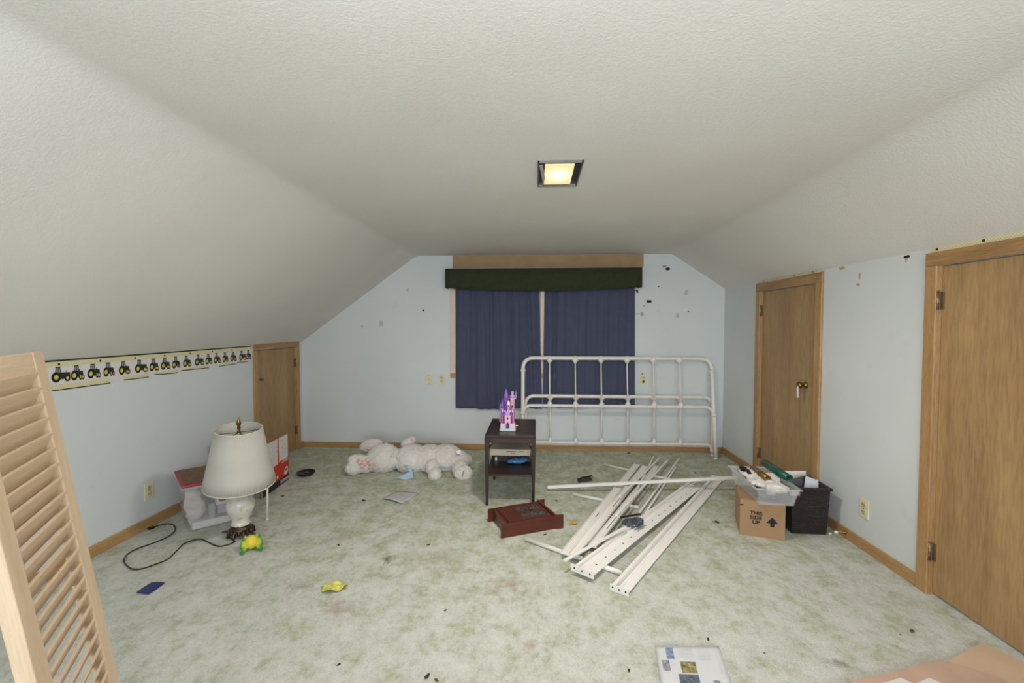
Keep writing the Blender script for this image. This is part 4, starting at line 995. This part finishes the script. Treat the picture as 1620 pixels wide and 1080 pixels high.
cross('white tube end poking out left, nearest the mahogany cabinet', gp(833, 853, 0), gp(993, 907, 0)) if False else None
cross('short white tube poking out left at the near end of the slats', gp(832, 853, .01), gp(985, 908, .01), .0135)
cross('short white tube poking out left at the middle of the slats', gp(907, 782, .01), gp(1010, 803, .01), .012)
cross('short white tube poking out left at the far end of the slats', gp(957, 735, .01), gp(1070, 761, .01), .011)
# hardware bag
p = fl(1001, 829, .05)
m_ = mat('dark bolts in clear bag', '#56606E', .25, .5, .8, 90, .9, 60)
o = fused('hardware_bag', [((0, 0, .014), (.07, .055, .016)), ((.035, .02, .020), (.04, .035, .016)), ((-.035, -.01, .018), (.035, .04, .016))], m_, None, .004, .012, .012, 0); o.location = (p.x, p.y, .047); tag(o, 'small clear bag of dark bolts lying on the hole rail', 'bag')
o = MB().obox((-.075, .02, 0), (.065, .055, .01), .012, .008).build('allen_key', mat('dark steel', '#35332F', .4, .7), None, recentre=False); o.location = (p.x, p.y, .086); tag(o, 'short dark steel bar across the hardware bag', 'tool')
# small black spring clamp
p = fl(925, 762); CLp = thing('spring_clamp', 'small black and silver clamp on the carpet behind the long bar', 'tool', (p.x, p.y, 0), math.radians(12))
MB().obox((-.06, 0, .018), (.06, .012, .024), .045, .018).build('jaw', mat('gunmetal', '#55534F', .35, .7), CLp, .004)
MB().tube([(-.055, -.025, .006), (-.060, -.015, .03), (-.03, .0, .038), (.03, .01, .040), (.07, .02, .044)], .007, 8).build('handle', BLACK, CLp)
MB().obox((.06, .005, .028), (.082, .015, .036), .012, .012).build('tip', mat('tan tip', '#A98A5C', .5), CLp, .002)

# ------------------------------------------------------------------ cardboard box THIS SIDE UP
a_, b_ = fl(1170, 844.8), fl(1241.7, 855.3); ang = math.atan2(b_.y - a_.y, b_.x - a_.x)
CB = thing('cardboard_box', 'brown cardboard box printed THIS SIDE UP under the plastic tote', 'box', (a_.x, a_.y, 0), ang)
CWd, CDd, CHh = .254, .290, .226
KR = mat('kraft cardboard', '#A0805E', .85, 0, .05, 5, .1, 90)
MB().box(0, CWd, 0, .004, 0, CHh).build('front_panel', KR, CB); MB().box(0, CWd, CDd - .004, CDd, 0, CHh).build('back_panel', KR, CB)
MB().box(0, .004, .004, CDd - .004, 0, CHh).build('side_panel', KR, CB); MB().box(CWd - .004, CWd, .004, CDd - .004, 0, CHh).build('side_panel', KR, CB)
MB().box(.001, CWd - .001, .001, CDd / 2 - .001, CHh, CHh + .003).build('top_flap', KR, CB); MB().box(.001, CWd - .001, CDd / 2 + .001, CDd - .001, CHh, CHh + .003).build('top_flap', KR, CB)
MB().box(.004, CWd - .004, .004, CDd - .004, 0, .004).build('bottom_panel', KR, CB)
INK = mat('black ink', '#18181A', .7)
PL = lambda x, z: Matrix.Translation((x, -.0008, z)) @ Matrix.Rotation(math.pi / 2, 4, 'X')
for txt, z in (('THIS', .142), ('SIDE', .112), ('UP', .082)): text_mesh('lettering', txt, .031, INK, CB, PL(.092, z), .0012, 1.12)
MB().prism([(.150, .098), (.172, .098), (.172, .075), (.195, .075), (.195, .098), (.217, .098), (.1835, .138)], lambda u_, v_, t_: (u_, -t_, v_), 0, .0008).build('arrow', INK, CB)
MB().prism([(0, .19), (.020, .192), (.020, .200), (0, .198)], lambda u_, v_, t_: (u_, -t_, v_), 0, .0008).build('ink_mark', INK, CB)

# clear tote with bits and rolls on the cardboard box
a_ = Vector((1.385, 2.868, CHh + .003)); TA = math.radians(-3)
TT = thing('plastic_tote', 'open clear plastic tote full of odds and ends on the cardboard box', 'tote', a_, TA)
TLx, TDy, THz = .205, .40, .112
b, r_ = tub(TLx, TDy, THz, TLx + .045, TDy + .045, .003, .012, .008)
b.build('body', CLEAR2, TT); r_.build('rim', CLEAR2, TT)
MB().box(.03, .085, -.0345, -.0225, .076, .104).build('latch', CLEAR2, TT, .003); MB().box(.165, .225, -.0345, -.0225, .076, .104).build('latch', CLEAR2, TT, .003)
bpy.context.view_layer.update()
TM_ = TT.matrix_basis
def intote(o, loc, rot, label, cat, group=None):
    o.location = TM_ @ Vector(loc); o.rotation_euler = (rot[0], rot[1], rot[2] + TA); return tag(o, label, cat, group)
intote(fused('dark_cloth', [((0, 0, .03), (.085, .10, .028)), ((.02, .10, .03), (.07, .09, .026))], mat('dark grey cloth', '#4A4E55', .9, 0, .3, 20), None, .008, .01, .03, 1), (.10, .12, .006), (0, 0, 0), 'dark grey cloth at the bottom of the clear tote', 'cloth')
intote(fused('white_tissue', [((0, 0, .02), (.095, .12, .024)), ((.03, -.12, .02), (.07, .07, .026)), ((-.03, .12, .03), (.07, .10, .02)), ((.07, .05, .03), (.04, .09, .022))], mat('white tissue', '#DCD8D2', .85, 0, .05, 20, .6, 24), None, .006, .022, .03, 1), (.10, .18, .070), (0, 0, 0), 'white crumpled tissue filling the top of the clear tote', 'tissue')
intote(fused('cord_tangle', [((0, 0, .012), (.03, .05, .014)), ((.01, .05, .016), (.02, .04, .012)), ((-.01, -.04, .012), (.02, .04, .01))], BLACK, None, .004, .012, .01, 0), (.045, .32, .100), (0, 0, .2), 'tangle of black cord at the back corner of the clear tote', 'cord')
def tubeobj(name, L_, r, mo, mi):
    b = MB(); b.lathe([(r, 0), (r, L_), (r * .82, L_), (r * .82, 0), (r, 0)], 20, cap=False, mi=0); return b.build(name, [mo], None, recentre=False)
def roll(name, label, pa, pb, r, m_out):
    pa, pb = Vector(pa), Vector(pb); o = tubeobj(name, (pb - pa).length, r, m_out, None)
    o.location = pa; o.rotation_euler = (pb - pa).to_track_quat('Z', 'Y').to_euler(); return tag(o, label, 'roll')
GOLD = mat('gold foil wrap', '#8E6A35', .28, .7, .1); GRN = mat('dark green wrap', '#1F5A50', .35, .2, .08)
roll('gift_wrap_roll', 'gold wrapping paper roll lying in the clear tote', yy(1215, 757.5, 2.985), yy(1191, 741, 3.22), .022, GOLD)
roll('gift_wrap_roll', 'dark green wrapping paper roll leaning out of the clear tote', yy(1249, 757, 2.99), yy(1210, 732, 3.31), .025, GRN)

# dark woven basket with papers
WK = None
m, nt, bs = newmat('dark brown woven plastic'); mp = mapping(nt, (1, 1, 1)); br = nt.nodes.new('ShaderNodeTexWave'); br.bands_direction = 'Z'; br.inputs['Scale'].default_value = 28; br.inputs['Distortion'].default_value = 6; br.inputs['Detail'].default_value = 2; br.inputs['Detail Scale'].default_value = 3
nt.links.new(mp.outputs[0], br.inputs['Vector']); r1 = ramp(nt, br.outputs['Fac'], [(.2, lin('#1E1715')), (.8, lin('#382C29'))]); nt.links.new(r1.outputs[0], bs.inputs['Base Color']); bs.inputs['Roughness'].default_value = .5; bump(nt, bs, br.outputs['Fac'], .9, .006)
WK = m
bc = Vector((1.652, 2.985, 0))
BK = thing('woven_basket', 'dark brown woven basket of papers beside the cardboard box', 'basket', bc, math.radians(-2))
b, r_ = tub(.212, .225, .305, .234, .250, .008, .010, .016)
b.build('body', WK, BK); r_.build('rim', WK, BK)
bpy.context.view_layer.update()
def inbasket(name, label, cat, m, corners, th):
    """sheet with thickness from four basket-local corners"""
    P_ = [BK.matrix_basis @ Vector(c) for c in [(c[0] * .88, c[1], c[2]) for c in corners]]; n_ = (P_[1] - P_[0]).cross(P_[3] - P_[0]).normalized() * th
    o = MB().hexa(P_ + [q_ + n_ for q_ in P_]).build(name, m, None); return tag(o, label, cat)
inbasket('folder', 'white folder standing in the woven basket', 'papers', PAP, [(.02, .19, .05), (.21, .19, .05), (.215, .215, .345), (.02, .215, .340)], .006)
mg = inbasket('magazine', 'dark covered magazine tucked into the woven basket', 'magazine', mat('dark magazine cover', '#3B3A40', .35, 0, .5, 40), [(.03, .07, .08), (.20, .07, .08), (.20, .13, .350), (.03, .13, .300)], .006)
inbasket('booklet', 'white booklet with a dark blue edge in the woven basket', 'booklet', mat('white glossy page', '#D4D8DC', .3), [(.085, .045, .10), (.215, .045, .10), (.240, .105, .318), (.150, .105, .345)], .004)
inbasket('paper_wad', 'pale papers inside the woven basket against its back', 'papers', mat('buff paper', '#CFC4B4', .8), [(.02, .16, .05), (.22, .16, .05), (.22, .175, .325), (.02, .175, .33)], .008)

# door stop at the right wall
p = fl(1316, 838); b = MB(); b.tube([(0, 0, 0), (-.05, 0, 0)], [.011, .006], 10); b.tube([(-.05, 0, 0), (-.062, 0, 0)], .008, 10)
DS = thing('door_stop', 'brass door stop with white tip on the baseboard behind the basket', 'door stop', (R - .014, 2.93, .04))
MB().lathe([(.012, 0), (.012, .004), (.006, .008), (.006, .05)], 14).build('spring', BRASS, DS).rotation_euler = (0, -math.pi / 2, 0)
t_ = MB().lathe([(.008, .05), (.009, .054), (.009, .066), (.006, .068)], 14).build('rubber_tip', WHITE, DS); t_.rotation_euler = (0, -math.pi / 2, 0)
p = fl(1321, 846); o = MB().ell((0, 0, .008), (.012, .009, .008), None, 10, 6).build('foam_crumb', mat('cream foam', '#D8CDB2', .8), None, recentre=False); o.location = (p.x - .03, p.y, 0); tag(o, 'cream foam crumb on the carpet below the door stop', 'debris')

# ------------------------------------------------------------------ magazine page at the front
cs_ = [fl(1037, 1024), fl(1137, 1024.5), fl(1153, 1081), fl(1049, 1081)]
ext = .30
A, Bc, C_, D_ = [Vector((c.x, c.y, 0)) for c in cs_]
dn = ((D_ - A) + (C_ - Bc)) / 2; dn = dn.normalized() * .36; wx = (Bc - A)
PG = thing('magazine_page', 'white printed page with small colour photos in the foreground', 'paper', (A.x, A.y, .008))
def pg(u_, v_, t=0): p_ = wx * u_ + dn * v_; return (p_.x, p_.y, t + .0025 * math.sin(4 * u_ + 1) * math.sin(3 * v_))
MB().grid(lambda u_, v_: pg(u_, v_), 12, 16).build('sheet', mat('glossy white page', '#CDCFD1', .4, 0, .02), PG).modifiers.new('s', 'SOLIDIFY').thickness = .0006
def patch(name, u0, u1, v0, v1, m, sk=0): MB().grid(lambda a, c: pg(u0 + (u1 - u0) * a, v0 + (v1 - v0) * c, .0009), 4, 4).build(name, m, PG)
ph = [mat('blue photo print', '#7C8CA8', .4, 0, .5, 70), mat('grey photo print', '#8C8A92', .4, 0, .6, 80), mat('yellow photo print', '#8A8458', .4, 0, .7, 60), mat('dark photo print', '#5C6470', .4, 0, .7, 80)]
patch('photo', .145, .26, .03, .22, ph[0]); patch('photo', .06, .17, .24, .40, ph[1]); patch('photo', .33, .56, .26, .43, ph[2]); patch('photo', .27, .56, .445, .62, ph[3]); patch('photo', .75, .85, .52, .62, ph[1])
TXT = mat('faint text print', '#BFC0C4', .5)
for k in range(16):
    v0 = .05 + .024 * k
    if k < 8: patch('text_line', .62, .82, v0, v0 + .008, TXT)
    patch('text_line', .90, .93, v0, v0 + .012, TXT)
    if k < 7: patch('text_line', .32, .56, v0, v0 + .008, TXT)

# ------------------------------------------------------------------ flattened carton at the right front corner
FC = thing('flattened_carton', 'flattened brown carton with white stickers in the right foreground', 'cardboard', (1.6, 1.7, 0))
def fc(px, py, z): p_ = fl(px, py, z); return (p_.x - 1.6, p_.y - 1.7)
def slab(name, pts, z, m, th=.004): return MB().prism(pts, lambda u_, v_, t_: (u_, v_, t_), z, z + th).build(name, m, FC)
KR2 = mat('flattened kraft board', '#C8AE92', .85, 0, .06, 5, .1, 90); KR3 = mat('pinkish kraft board', '#BD9E8A', .8, 0, .10, 7)
P1 = [fc(1320, 1084, .02), fc(1487, 1042, .02), fc(1590, 1075, .02)]
e0 = (P1[0][0] - .10, P1[0][1] - .55); e1_ = (P1[2][0] + .06, P1[2][1] - .62)
slab('main_panel', [P1[0], e0, e1_, P1[2], P1[1]], .014, KR3)
P2 = [fc(1498, 1045, .01), fc(1555, 1016, .01), fc(1625, 1049, .01)]
slab('side_flap', [P2[0], (P2[0][0] + .10, P2[0][1] - .30), (P2[2][0] - .0, P2[2][1] - .28), P2[2], P2[1]], .006, KR2)
for a0, a1 in ((1388, 1425), (1444, 1470)):
    q0 = fc(a0, 1082, .02); q1 = fc(a1, 1071, .02); MB().prism([q0, (q0[0] + .03, q0[1] - .09), (q1[0] + .07, q1[1] - .075), q1], lambda u_, v_, t_: (u_, v_, t_), .018, .0186).build('sticker', PAPER, FC)

# ------------------------------------------------------------------ crumbs on the carpet
DBR = [mat('dark crumb', '#2E2A22', .8), mat('brown crumb', '#5B4B36', .8), mat('olive crumb', '#4F4A2C', .8)]
cm = []
for k in range(4):
    b = MB(); rnd = random.Random(k)
    b.ell((0, 0, .004), (.010 * rnd.uniform(.6, 1.2), .006 * rnd.uniform(.6, 1.2), .004), None, 8, 5); b.ell((.008, .004, .003), (.006, .004, .003), None, 8, 5)
    cm.append(b.mesh('carpet_crumb', DBR[k % 3]))
crumbs = [(675, 1072, 3, 'dark grey lint clump at the bottom edge of the carpet'), (690, 1076, 1, 'small dark crumb right of the lint clump at the bottom edge'), (537, 1051, 1, 'dark crumb on the near carpet below the yellow scrap'),
          (1120, 1011, 1, 'dark crumb on the carpet just above the printed page'), (1443, 999, 2, 'dark red crumb on the carpet in front of the large door'), (1424, 1004, 0, 'tiny speck left of the dark red crumb by the large door'),
          (995, 1060, 1, 'small curled crumb left of the printed page'), (1210, 1033, 0, 'tiny speck right of the printed page'), (678, 862, 2, 'dark crumb on open carpet left of the mahogany cabinet'),
          (575, 792, 3, 'twig-like dark bit left of the creased paper'), (1100, 748, 2, 'dark crumb behind the long white bar near the tote'), (1133, 826, 4, 'olive leaf bit on the carpet left of the cardboard box'),
          (862, 846, 2, 'dark crumb beside the mahogany cabinet front corner'), (535, 862, 2, 'dark crumb on the carpet above the yellow scrap'), (704, 966, 1, 'speck in the middle of the near carpet'),
          (880, 792, 2, 'brown crumb behind the mahogany cabinet'), (448, 785, 3, 'dark bit on the carpet in front of the red carton'), (995, 717, 3, 'dark crumb against the baseboard below the headboard'), (357, 842, 4, 'dark bit on the carpet between the bin and lamp foot')]
for k, (px, py, s_, lb_) in enumerate(crumbs):
    p = fl(px, py); o = bpy.data.objects.new('carpet_crumb', cm[(k + s_) % 4]); COL.objects.link(o); o.location = (p.x, p.y, 0); o.rotation_euler = (0, 0, random.uniform(0, 6)); f_ = .5 + .3 * s_; o.scale = (f_, f_, f_ * .8)
    tag(o, lb_, 'debris', 'crumbs scattered on the carpet')
